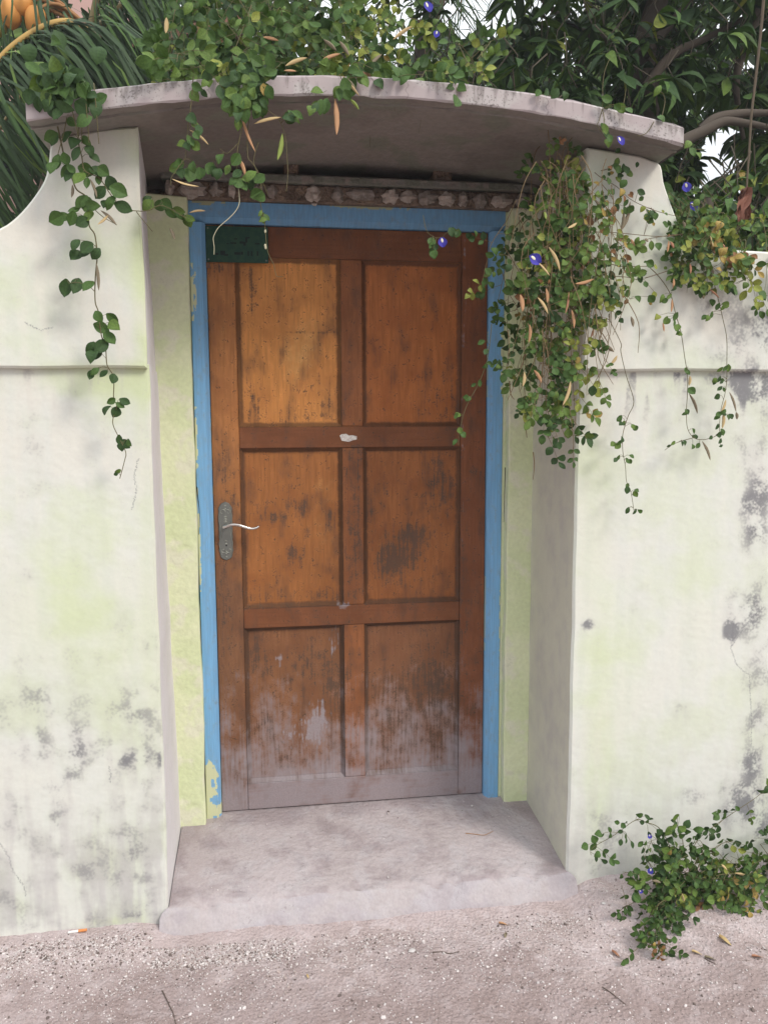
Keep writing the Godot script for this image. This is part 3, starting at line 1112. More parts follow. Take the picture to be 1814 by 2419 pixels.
	box(bm, Vector3(-0.621, 2.276, -0.56), Vector3(0.621, 2.303, -0.396), 0.005)
	put("beam", bm, conc, lt).position = off
	var bed := MB.new()
	var bp := PackedVector2Array()
	for q in rough_line(Vector2(-0.621, 2.2205), Vector2(0.621, 2.2205), 0.03, 0.004, 31): bp.append(q)
	for q in rough_line(Vector2(0.621, 2.2745), Vector2(-0.621, 2.2745), 0.03, 0.003, 32): bp.append(q)
	extrude(bed, bp, -0.56, -0.412, 0.004)
	put("mortar_bed", bed, mud, lt).position = off
	var back := MB.new()  # unseen closed box added behind the gap to keep daylight out
	box(back, Vector3(-0.70, 2.10, -1.19), Vector3(0.70, 2.42, -1.12), 0.002)
	for x in [-0.70, 0.63]: box(back, Vector3(x, 2.10, -1.12), Vector3(x + 0.07, 2.42, -0.57), 0.002)
	box(back, Vector3(-0.70, 2.10, -1.12), Vector3(0.70, 2.15, -0.57), 0.002)
	put("added_light_block", back, mud, lt).position = off
	var sides := [-0.605, -0.578, -0.569, -0.48, -0.468, -0.431, -0.41, -0.385, -0.333, -0.298, -0.287, -0.252, -0.157, -0.111, -0.077, -0.036, -0.02, 0.063, 0.091, 0.143, 0.148, 0.207, 0.212, 0.276, 0.283, 0.336, 0.349, 0.382, 0.40, 0.45, 0.47, 0.53, 0.55, 0.60]
	var stone_m := []
	for k in 3:
		var kk := 1.0 - 0.16 * k
		stone_m.append(tile_mat("rubble_%d" % k, tile("rubble_%d" % k, 256, [Vector3(0.40, 0.335, 0.29) * kk, Vector3(0.30, 0.25, 0.215) * kk, Vector3(0.47, 0.43, 0.39) * kk], [3.0, 9.0, 40.0], 0.8, Vector3(0.08, 0.06, 0.05), 0.25), 0.92, 4.0, null, 0.0))
	for i in range(0, sides.size(), 2):
		var s := MB.new()
		var a: float = sides[i]
		var b: float = sides[i + 1]
		blob(s, Vector3.ZERO, Vector3((b - a) * 0.54, rng.randf_range(0.019, 0.026), 0.024), 0.75, 7, 11, 100 + i)
		put("stone", s, stone_m[2 if i == 14 else (i / 2) % 3], lt).position = Vector3((a + b) / 2, 2.247 + rng.randf_range(-0.004, 0.004), -0.412) + off
	for e in [[-0.231, -0.183], [0.268, 0.327]]:
		var s := MB.new()
		box(s, Vector3(e[0], 2.309, -0.50), Vector3(e[1], 2.352, -0.412), 0.006, 0.004)
		put("support_stub", s, mud, lt).position = off

	# the blue frame
	var ft := thing("doorway_casing", "light blue painted wooden door frame", "door frame", Vector3(0, 0.1, -0.47))
	off = Vector3(0, -0.1, 0.47)
	var blue := Vector3(0.180, 0.385, 0.62)
	var worn := Vector3(0.20, 0.38, 0.59)
	var under := Vector3(0.56, 0.57, 0.36)
	for side in [-1, 1]:
		var s := MB.new()
		var x0 := -0.5395 if side < 0 else 0.4715
		var x1 := -0.4885 if side < 0 else 0.5215
		s.uvf = func(p: Vector3): return Vector2((p.x - x0) / (x1 - x0), 1.0 - (p.y - 0.06) / 2.1)
		# a moulded section: flat face and a bevel towards the door
		var sec := [Vector2(x0, -0.436), Vector2(x1, -0.436)]
		var q := PackedVector2Array()
		var fx0 := x0
		var fx1 := x1
		if side < 0: fx1 = x1 - 0.012
		else: fx0 = x0 + 0.012
		var ring := []
		if side < 0: ring = [Vector2(x0, -0.56), Vector2(x0, -0.438), Vector2(x0 + 0.002, -0.436), Vector2(fx1, -0.436), Vector2(x1, -0.455), Vector2(x1, -0.56)]
		else: ring = [Vector2(x0, -0.56), Vector2(x0, -0.455), Vector2(fx0, -0.436), Vector2(x1 - 0.002, -0.436), Vector2(x1, -0.438), Vector2(x1, -0.56)]
		var c := Vector2((x0 + x1) / 2, -0.5)
		for i in ring.size():
			var a: Vector2 = ring[i]
			var b: Vector2 = ring[(i + 1) % ring.size()]
			var mid := (a + b) / 2 - c
			var e := (b - a).orthogonal()
			if e.dot(mid) < 0: e = -e
			for k in 14:
				var y0 := lerpf(0.07, 2.154, k / 14.0)
				var y1 := lerpf(0.07, 2.154, (k + 1) / 14.0)
				s.face([Vector3(a.x, y0, a.y), Vector3(b.x, y0, b.y), Vector3(b.x, y1, b.y), Vector3(a.x, y1, a.y)], Vector3(e.x, 0, e.y))
		var patches := [[6, 1250, 26, 18], [2, 1272, 22, 20], [14, 1242, 12, 10], [4, 1300, 24, 14], [2, 1320, 14, 12], [10, 1345, 34, 14], [2, 1362, 26, 16], [0, 150, 12, 30], [0, 175, 10, 20], [3, 480, 4, 40], [2, 700, 4, 60]] if side < 0 else [[66, 300, 8, 40], [66, 900, 4, 60]]
		var m := mat("frame_paint_%d" % side, Color.WHITE, 0.6)
		m.albedo_texture = strip_tex(64, 1400, blue, worn, under, patches, 500 + side)
		put("frame_jamb", s, m, ft).position = off
	var hd := MB.new()
	hd.uvf = func(p: Vector3): return Vector2((p.x + 0.54) / 1.08, (2.2195 - p.y) / 0.07)
	var hs := [Vector2(2.2195, -0.436), Vector2(2.170, -0.436), Vector2(2.155, -0.455), Vector2(2.155, -0.56), Vector2(2.2195, -0.56)]
	for i in hs.size():
		var a: Vector2 = hs[i]
		var b: Vector2 = hs[(i + 1) % hs.size()]
		var mid := (a + b) / 2 - Vector2(2.19, -0.5)
		hd.face([Vector3(-0.539, a.x, a.y), Vector3(0.522, a.x, a.y), Vector3(0.522, b.x, b.y), Vector3(-0.539, b.x, b.y)], Vector3(0, mid.x, mid.y))
	for x in [-0.539, 0.522]:
		hd.face([Vector3(x, 2.2195, -0.436), Vector3(x, 2.17, -0.436), Vector3(x, 2.155, -0.455), Vector3(x, 2.155, -0.56), Vector3(x, 2.2195, -0.56)], Vector3(x, 0, 0))
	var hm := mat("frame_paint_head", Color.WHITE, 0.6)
	hm.albedo_texture = strip_tex(900, 64, blue * 0.82, worn * 0.78, under * 0.6, [[40, 0, 30, 6], [500, 0, 60, 4]], 520)  # paint darkened for grime, with shade under the canopy put into it
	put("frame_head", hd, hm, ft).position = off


func build_door():
	var x0 := -0.4875
	var x1 := 0.4705
	var y0 := 0.118
	var y1 := 2.1535
	var darks := [[0.186,1.063,0.071,0.064,1.15], [0.111,1.011,0.042,0.045,0.9], [0.228,1.112,0.048,0.032,0.8], [0.17,0.962,0.081,0.048,0.5], [-0.318,1.193,0.048,0.042,0.8], [-0.238,1.221,0.023,0.064,0.85], [-0.229,1.301,0.016,0.064,0.7], [-0.271,1.173,0.042,0.032,0.8], [-0.19,1.22,0.042,0.032,0.9], [-0.175,1.122,0.016,0.026,0.9], [-0.183,1.179,0.029,0.016,0.8], [-0.086,1.169,0.023,0.048,0.8], [-0.201,1.04,0.035,0.055,0.8], [-0.225,1.049,0.016,0.032,0.8], [0.287,1.326,0.055,0.097,0.7], [0.321,1.26,0.048,0.129,0.6], [-0.342,1.91,0.016,0.145,0.65], [-0.335,1.986,0.023,0.081,0.6], [-0.196,1.811,0.055,0.006,1], [-0.118,1.811,0.042,0.006,1], [-0.07,1.813,0.023,0.006,1], [-0.342,1.571,0.048,0.081,0.6], [-0.201,1.524,0.097,0.039,0.5], [-0.44,1.352,0.026,0.113,0.9], [-0.427,1.24,0.042,0.064,0.8], [-0.46,0.884,0.032,0.258,0.8], [-0.288,0.283,0.097,0.097,0.6], [-0.345,0.663,0.064,0.097,0.7], [-0.15,0.636,0.097,0.113,0.6], [-0.085,0.53,0.042,0.161,0.6], [0.186,0.515,0.113,0.097,0.5], [0.272,0.615,0.064,0.129,0.5], [-0.002,1.362,0.032,0.161,0.7], [-0.005,1.068,0.029,0.193,0.7], [0.422,1.324,0.026,0.023,0.9], [0.319,1.571,0.097,0.097,0.5], [-0.105,1.571,0.064,0.097,0.4], [-0.453,2.014,0.026,0.023,1], [0.104,1.28,0.016,0.064,0.6], [0.062,1.198,0.013,0.097,0.5], [0.392,0.852,0.032,0.322,0.4], [-0.34,0.896,0.064,0.048,0.6], [-0.114,0.888,0.081,0.032,0.6], [-0.318,0.441,0.064,0.113,0.6], [0.134,0.36,0.097,0.081,0.6], [0.325,0.401,0.048,0.129,0.6]]
	var pales := [[-0.139,0.43,0.032,0.071,1.2], [-0.17,0.388,0.035,0.048,1], [-0.245,0.384,0.029,0.042,0.95], [-0.28,0.668,0.014,0.023,1.1], [-0.083,0.718,0.013,0.048,0.7], [-0.048,0.852,0.032,0.013,0.7], [0.384,1.859,0.006,0.483,0.2]]
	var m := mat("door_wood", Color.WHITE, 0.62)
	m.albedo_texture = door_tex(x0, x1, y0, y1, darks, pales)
	m.heightmap_enabled = true
	m.heightmap_texture = relief(50.0, 91)
	m.heightmap_scale = 0.06
	var t := thing("panel_door", "weathered brown wooden door with six recessed panels", "door", Vector3((x0 + x1) / 2, y0, -0.49))
	var off := -t.position
	var uvf := func(p: Vector3): return Vector2((p.x - x0) / (x1 - x0), 1.0 - (p.y - y0) / (y1 - y0))
	var zf := -0.470
	var zb := -0.512
	var cols := [[-0.395, -0.045], [0.030, 0.377]]
	var rows := [[1.490, 2.053], [0.857, 1.416], [0.215, 0.785]]
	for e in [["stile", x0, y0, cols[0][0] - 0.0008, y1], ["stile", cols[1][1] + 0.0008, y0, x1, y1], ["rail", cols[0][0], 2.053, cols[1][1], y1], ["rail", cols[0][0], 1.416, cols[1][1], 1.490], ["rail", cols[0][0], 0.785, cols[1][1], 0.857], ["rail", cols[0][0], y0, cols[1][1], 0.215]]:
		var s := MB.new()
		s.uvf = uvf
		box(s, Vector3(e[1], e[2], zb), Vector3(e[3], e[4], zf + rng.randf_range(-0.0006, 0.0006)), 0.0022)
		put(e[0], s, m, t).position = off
	for r in rows:
		var s := MB.new()
		s.uvf = uvf
		box(s, Vector3(-0.045, r[0] + 0.0008, zb), Vector3(0.030, r[1] - 0.0008, zf - 0.0015), 0.0022)
		put("muntin", s, m, t).position = off
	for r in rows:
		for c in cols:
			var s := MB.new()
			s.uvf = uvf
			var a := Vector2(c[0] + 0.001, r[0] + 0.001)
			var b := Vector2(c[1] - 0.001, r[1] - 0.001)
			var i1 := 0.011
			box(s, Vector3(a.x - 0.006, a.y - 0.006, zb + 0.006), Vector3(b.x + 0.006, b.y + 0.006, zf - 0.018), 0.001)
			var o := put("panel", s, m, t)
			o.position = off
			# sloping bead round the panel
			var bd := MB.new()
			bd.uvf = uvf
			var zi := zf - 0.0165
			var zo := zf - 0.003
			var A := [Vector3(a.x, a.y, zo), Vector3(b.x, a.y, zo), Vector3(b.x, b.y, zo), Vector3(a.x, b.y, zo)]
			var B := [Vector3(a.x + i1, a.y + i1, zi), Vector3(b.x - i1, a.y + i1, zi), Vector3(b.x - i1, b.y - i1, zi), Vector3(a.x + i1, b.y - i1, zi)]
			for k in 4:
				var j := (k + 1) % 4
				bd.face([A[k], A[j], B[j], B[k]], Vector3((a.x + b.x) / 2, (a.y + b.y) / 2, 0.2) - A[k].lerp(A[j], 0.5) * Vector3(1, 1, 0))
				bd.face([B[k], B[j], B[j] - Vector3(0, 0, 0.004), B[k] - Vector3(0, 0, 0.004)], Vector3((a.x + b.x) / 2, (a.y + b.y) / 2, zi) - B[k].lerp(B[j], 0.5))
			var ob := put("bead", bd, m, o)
	# torn scrap of white tape on the middle rail
	var tp := MB.new()
	var q := PackedVector2Array([Vector2(-0.052, 1.458), Vector2(-0.045, 1.440), Vector2(-0.020, 1.436), Vector2(-0.004, 1.442), Vector2(0.007, 1.444), Vector2(0.008, 1.455), Vector2(-0.008, 1.459), Vector2(-0.020, 1.458), Vector2(-0.029, 1.464), Vector2(-0.045, 1.463)])
	extrude(tp, q, zf + 0.0006, zf + 0.002, 0.0005)
	var ot := put("tape_scrap", tp, tile_mat("tape", tile("tape", 128, [Vector3(0.62, 0.57, 0.53), Vector3(0.50, 0.44, 0.41), Vector3(0.68, 0.66, 0.62)], [4.0, 9.0, 30.0], 0.3), 0.7, 8.0, null, 0.0), t)
	ot.position = off
	ot.set_meta("label", "torn white scrap of tape")
	# lock plate and lever
	var pw := mat("pewter", lin(0.20, 0.205, 0.185), 0.42)
	pw.metallic = 0.75
	var pl := MB.new()
	var out := PackedVector2Array()
	var cx := -0.4485
	for i in 60:
		var a := TAU * i / 60
		var y := 0.102 * sin(a)
		var hw := 0.0235
		var top := clampf((absf(y) - 0.070) / 0.032, 0.0, 1.0)
		hw *= sqrt(maxf(0.0, 1.0 - top * top)) * (1.0 + 0.05 * sin(y * 260.0))
		out.append(Vector2(cx + hw * signf(cos(a)) * minf(1.0, absf(cos(a)) * 3.0), 1.133 + y))
	extrude(pl, out, zf + 0.0005, zf + 0.0045, 0.002)
	var po := put("lock_plate", pl, pw, t)
	po.position = off
	# raised scrolls: beads and ribs along the rim
	var orn := MB.new()
	for s in [-1, 1]:
		for k in 2:
			var pts := []
			for i in 13:
				var f := i / 12.0
				var ang := f * 5.2
				var rr := 0.011 * (1.0 - 0.72 * f)
				pts.append(Vector3(cx + s * 0.0095 - s * rr * cos(ang), 1.133 + [0.066, -0.066][k] + rr * sin(ang) * [1, -1][k], zf + 0.005))
			tube(orn, pts, 0.0021, 0.0014, 5)
		var rim := []
		for i in 15:
			var y := lerpf(-0.082, 0.082, i / 14.0)
			rim.append(Vector3(cx + s * (0.0185 - 0.004 * cos(y * 70.0)), 1.133 + y, zf + 0.0048))
		tube(orn, rim, 0.0016, 0.0016, 5)
	for i in 9:
		var y: float = [0.088, 0.078, 0.050, 0.042, 0.034, -0.034, -0.044, -0.078, -0.090][i]
		blob(orn, Vector3(cx, 1.133 + y, zf + 0.0046), Vector3(0.0045 if absf(y) > 0.07 else 0.006, 0.0032, 0.002), 0.3, 5, 7, i + 2)
	put("scrollwork", orn, mat("pewter_highlight", lin(0.31, 0.315, 0.275), 0.34), po)  # lighter pewter puts highlights into the scroll colour
	pw.metallic_specular = 0.5
	var po2 := mat("pewter_highlight", lin(0.31, 0.315, 0.275), 0.34)
	po2.metallic = 0.8
	var kh := MB.new()
	blob(kh, Vector3(cx + 0.001, 1.085, zf + 0.0042), Vector3(0.003, 0.006, 0.001), 0.1, 5, 7, 4)
	put("keyhole", kh, mat("black_gap", lin(0.01, 0.01, 0.01), 0.9), po)
	var steel := mat("lever_metal", lin(0.62, 0.58, 0.54), 0.22)
	steel.metallic = 1.0
	var lv := MB.new()
	tube(lv, [Vector3(cx + 0.002, 1.153, zf + 0.004), Vector3(cx + 0.002, 1.153, zf + 0.046)], 0.008, 0.0062, 12)
	var pts := []
	for e in [[-0.006, 1.152, 0.044], [0.004, 1.155, 0.047], [0.022, 1.161, 0.050], [0.044, 1.160, 0.051], [0.066, 1.152, 0.050], [0.086, 1.146, 0.048], [0.102, 1.147, 0.045], [0.113, 1.152, 0.042]]:
		pts.append(Vector3(cx + e[0], e[1], zf + e[2]))
	tube(lv, smooth(pts, 4), 0.0062, 0.0042, 10, 0.8)
	var lo := put("lever_handle", lv, steel, t)
	lo.position = off
	# a small rusty hook by the head of the left stile
	var hk := MB.new()
	box(hk, Vector3(-0.498, 2.012, -0.462), Vector3(-0.476, 2.030, -0.455), 0.002, 0.001)
	put("hinge_leaf", hk, mat("rusty_iron", lin(0.16, 0.085, 0.05), 0.8), t).position = off

	# the green nameplate
	var sp := thing("sign_plate", "small dark green plate with faint black lettering at the door's top left corner", "sign", Vector3(-0.386, 2.09, -0.46))
	var w := 320
	var h := 190
	var sn := noise_bytes(w, h, 6.0, 777, 4)
	var buf := PackedByteArray()
	buf.resize(w * h * 3)
	# the two faint rows of marks, as [x, y, half width, half height]
	var marks := [[150, 88, 16, 4], [196, 84, 10, 6], [222, 70, 5, 14], [232, 58, 8, 4], [212, 90, 6, 10], [282, 88, 12, 4], [92, 140, 12, 12], [60, 146, 8, 5], [110, 150, 10, 5], [172, 141, 15, 7], [196, 139, 6, 8], [232, 140, 4, 13], [250, 140, 4, 13], [282, 139, 4, 12], [164, 66, 8, 3], [120, 92, 6, 3]]
	for y in h:
		for x in w:
			var i := y * w + x
			var n: float = sn[i] / 255.0
			var c := Vector3(0.012, 0.050, 0.032).lerp(Vector3(0.020, 0.062, 0.034), smoothstep(0.35, 0.7, n))
			for k in marks:
				var ux: float = k[0] * 0.93
				if absf(x - ux) < k[2] and absf(y - k[1]) < k[3]:
					c = Vector3(0.006, 0.014, 0.012)
			buf[i * 3] = b8(c.x); buf[i * 3 + 1] = b8(c.y); buf[i * 3 + 2] = b8(c.z)
	var plate := MB.new()
	plate.uvf = func(p: Vector3): return Vector2(p.x / 0.205 + 0.5, 0.5 - p.y / 0.118)
	box(plate, Vector3(-0.1015, -0.058, -0.003), Vector3(0.1015, 0.058, 0.003), 0.001)
	var pm := mat("plate_paint", Color.WHITE, 0.45)
	pm.albedo_texture = tex_from(buf, w, h)
	put("plate", plate, pm, sp)
	for e in [[-0.094, 0.05], [0.094, 0.05], [-0.094, -0.05], [0.094, -0.05]]:
		var sc := MB.new()
		blob(sc, Vector3(e[0], e[1], 0.003), Vector3(0.003, 0.003, 0.0015), 0.1, 5, 8, 3)
		put("screw", sc, pw, sp)


func build_canopy():
	var t := thing("concrete_canopy", "arched grey concrete slab over the gate, its top under vines", "canopy", Vector3(0, 2.34, -0.23))
	var off := -t.position
	var top := func(x: float): return 2.397 - 0.125 * (x - 0.03) * (x - 0.03)
	var slab := MB.new()
	var face := MB.new()
	var x0 := -0.872
	var x1 := 0.850
	face.uvf = func(p: Vector3): return Vector2((p.x - x0) / (x1 - x0), (top.call(p.x) - p.y + 0.002) / 0.058)
	var n := 64
	var no := FastNoiseLite.new()
	no.seed = 88
	no.frequency = 9.0
	# section from the top back, round the front, to the soffit back: [z, drop below the top]
	var sec := [Vector2(-1.2, 0.0), Vector2(0.143, 0.0), Vector2(0.150, 0.006), Vector2(0.150, 0.047), Vector2(0.147, 0.051), Vector2(0.112, 0.052), Vector2(0.111, 0.0575), Vector2(0.104, 0.0575), Vector2(0.102, 0.053), Vector2(-1.2, 0.053)]  # slab carried far back so the slot beneath it stays dark
	var pos := func(i: int, k: int):
		var x := lerpf(x0, x1, float(k) / n)
		var e: Vector2 = sec[i]
		var w := 0.0026 * no.get_noise_2d(x, e.y * 40.0 + e.x) + (0.002 * no.get_noise_2d(x * 6.0, e.y * 90.0)) if i > 0 and i < 9 else 0.0
		return Vector3(x, top.call(x) - e.y + w, e.x + w)
	for i in sec.size() - 1:
		var mb: MB = face if i in [1, 2, 3] else slab
		var e: Vector2 = sec[i + 1] - sec[i]
		var out := Vector3(0, e.x, e.y)   # outwards of a section that runs forward on top and back below
		for k in n:
			mb.face([pos.call(i, k), pos.call(i, k + 1), pos.call(i + 1, k + 1), pos.call(i + 1, k)], out)
	for k in [0, n]:
		var pts := []
		for i in sec.size(): pts.append(pos.call(i, k))
		slab.face([pts[0], pts[1], pts[4], pts[9]], Vector3(-1 if k == 0 else 1, 0, 0))
		slab.face([pts[1], pts[2], pts[3], pts[4]], Vector3(-1 if k == 0 else 1, 0, 0))
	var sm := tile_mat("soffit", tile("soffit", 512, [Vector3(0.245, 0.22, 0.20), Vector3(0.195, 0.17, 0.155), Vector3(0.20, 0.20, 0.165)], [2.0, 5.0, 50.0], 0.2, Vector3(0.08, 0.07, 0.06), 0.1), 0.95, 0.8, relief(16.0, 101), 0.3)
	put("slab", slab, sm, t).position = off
	var w := 1400
	var h := 48
	var a := noise_bytes(w, h, 9.0, 601, 4)
	var f := noise_bytes(w, h, 150.0, 602, 3)
	var r := noise_bytes(w, h, 60.0, 603, 4, false, 1.0, 0.2)
	var buf := PackedByteArray()
	buf.resize(w * h * 3)
	var joints := [360, 560, 770, 1080]
	for y in h:
		for x in w:
			var i := y * w + x
			var c := Vector3(0.40, 0.345, 0.345).lerp(Vector3(0.44, 0.405, 0.395), smoothstep(0.4, 0.7, a[i] / 255.0))
			var drip := smoothstep(0.54, 0.86, r[i] / 255.0 * 0.6 + a[i] / 255.0 * 0.4 + 0.16 * (1.0 - y / 20.0))
			c = c.lerp(Vector3(0.13, 0.105, 0.10), drip * 0.6)
			c = c.lerp(Vector3(0.10, 0.085, 0.08), smoothstep(0.70, 0.80, f[i] / 255.0 * 0.7 + a[i] / 255.0 * 0.3) * 0.6)
			for j in joints:
				if absf(x - j + 3 * sin(y * 0.3)) < 1.2: c = c * 0.75
			if y < 3: c = c * 0.7
			buf[i * 3] = b8(c.x); buf[i * 3 + 1] = b8(c.y); buf[i * 3 + 2] = b8(c.z)
	var fm := mat("fascia", Color.WHITE, 0.92)
	fm.albedo_texture = tex_from(buf, w, h)
	var fo := put("fascia", face, fm, t)
	fo.position = off
	fo.set_meta("label", "paler front edge with dark drip stains")


# ------------------------------------------------------------------ behind the wall
func leaf_cloud(called: String, label: String, n: int, spot: Callable, kind: String, size: float, cols: Array):
	var mm := MultiMesh.new()
	mm.transform_format = MultiMesh.TRANSFORM_3D
	mm.use_colors = true
	mm.mesh = leaf_mesh(kind, 1, -1)
	mm.instance_count = n
	for i in n:
		var at: Vector3 = spot.call()
		var b := Basis.from_euler(Vector3(rng.randf_range(-0.9, 0.6), rng.randf_range(-1.2, 1.2), rng.randf_range(-1.2, 1.2)))
		var s := size * rng.randf_range(0.6, 1.3)
		mm.set_instance_transform(i, Transform3D(b.scaled_local(Vector3.ONE * s), at))
		var c := leaf_color(pick(cols)) * rng.randf_range(0.6, 1.15)
		mm.set_instance_color(i, Color(c.x, c.y, c.z))
	var mi := MultiMeshInstance3D.new()
	mi.multimesh = mm
	mi.name = numbered(called, self)
	mi.set_meta("kind", "stuff")
	mi.set_meta("label", label)
	mi.set_meta("category", "shrubs")
	add_child(mi, true)


func whorl(p: Plant, at: Vector3, n: int, size: float, weights: Array, droop := 0.8):
	# a twig end with long leaves that hang round it
	for i in n:
		var az := rng.randf() * TAU
		var dir := Vector3(cos(az), -droop * rng.randf_range(0.4, 1.5), sin(az)).normalized()
		var y := -dir
		var z := Vector3(0, 1, 0.3).slide(y).normalized().rotated(y, rng.randf_range(-0.7, 0.7))
		var s := size * rng.randf_range(0.7, 1.2)
		var b := Basis(y.cross(z), y, z)
		p.leaves.append([Transform3D(b.scaled_local(Vector3.ONE * s), at + dir * s * 0.52 - p.origin), s, pick(weights), "long"])


func in_gap(q: Vector3, gaps: Array) -> bool:
	# gaps are thin cones of open sky between the crowns, from the gate towards a far point
	for g in gaps:
		var c := Geometry3D.get_closest_point_to_segment(q, Vector3(-0.3, 1.5, 2.3), g[0])
		if q.distance_to(c) < g[1] * (2.3 - c.z) * 0.25 * rng.randf_range(0.7, 1.15): return true
	return false


func leafy_tree(called: String, label: String, base: Vector3, limbs: Array, whorls: int, spot: Callable, size: float, weights: Array, gaps: Array, r: float, most := 300, group := ""):
	var p := plant(called, label, "tree", base, group)
	var bark := mat("bark", lin(0.085, 0.068, 0.055), 0.92)
	for i in limbs.size():
		var mb := MB.new()
		tube(mb, local(p, smooth(limbs[i], 6)), r if i == 0 else r * 0.42, r * 0.7 if i == 0 else r * 0.12, 9)
		put("trunk" if i == 0 else "branch", mb, bark, p.node)
	for i in whorls:
		var at: Vector3 = spot.call()
		if in_gap(at, gaps): continue
		whorl(p, at, rng.randi_range(5, 10), size * rng.randf_range(0.75, 1.2), weights)
		tube(p.stem, local(p, [at, at + Vector3(rng.randf_range(-0.03, 0.03), 0.06, rng.randf_range(-0.03, 0.03)), at + Vector3(rng.randf_range(-0.12, 0.12), 0.17, rng.randf_range(-0.1, 0.1))]), 0.002, 0.0045, 4)
	finish(p, Vector3(0.085, 0.07, 0.05), most, "twigs")


func frond(parent: Node3D, pts: Array, length: float, dir0: Vector3, dir1: Vector3, n: int, r: float, cols: Array, rib: Vector3, side := 0.18):
	# a palm leaf: a rib with leaflets that hang from it
	var o := parent.position
	var path := smooth(pts, 8)
	var loc := []
	for q in path: loc.append(q - o)
	var mb := MB.new()
	tube(mb, loc, r, r * 0.25, 7, 0.7)
	var f := put("frond", mb, mat("rib_%d" % int(rib.x * 1000), lin(rib.x, rib.y, rib.z), 0.6), parent)
	for i in n:
		var t := (i + rng.randf_range(-0.3, 0.3)) / n
		var ip := clampf(0.06 + t * 0.92, 0, 0.999) * (loc.size() - 1)
		var a: Vector3 = loc[int(ip)]
		var b: Vector3 = loc[int(ip) + 1]
		var at := a.lerp(b, ip - int(ip))
		for s in [-1, 1]:
			var d := dir0.lerp(dir1, t) + Vector3(rng.randf_range(-0.07, 0.07), rng.randf_range(-0.05, 0.05), s * rng.randf_range(side * 0.5, side * 1.5))
			d = d.normalized()
			var y := -d
			var z := Vector3(0.5 * s, 0.2, 1.0).slide(y).normalized().rotated(y, rng.randf_range(-0.5, 0.5))
			var L := length * rng.randf_range(0.85, 1.1) * (0.55 + 0.9 * sin(PI * (0.12 + 0.75 * t)) * 0.6)
			var l := put_mesh("leaflet", leaf_mesh("strip", (i + s) % 3 if i + s >= 0 else 0, cols[rng.randi() % cols.size()]), f)
			l.transform = Transform3D(Basis(y.cross(z), y, z).scaled_local(Vector3(L * 0.72, L, L * 0.6)), at + d * L * 0.5)


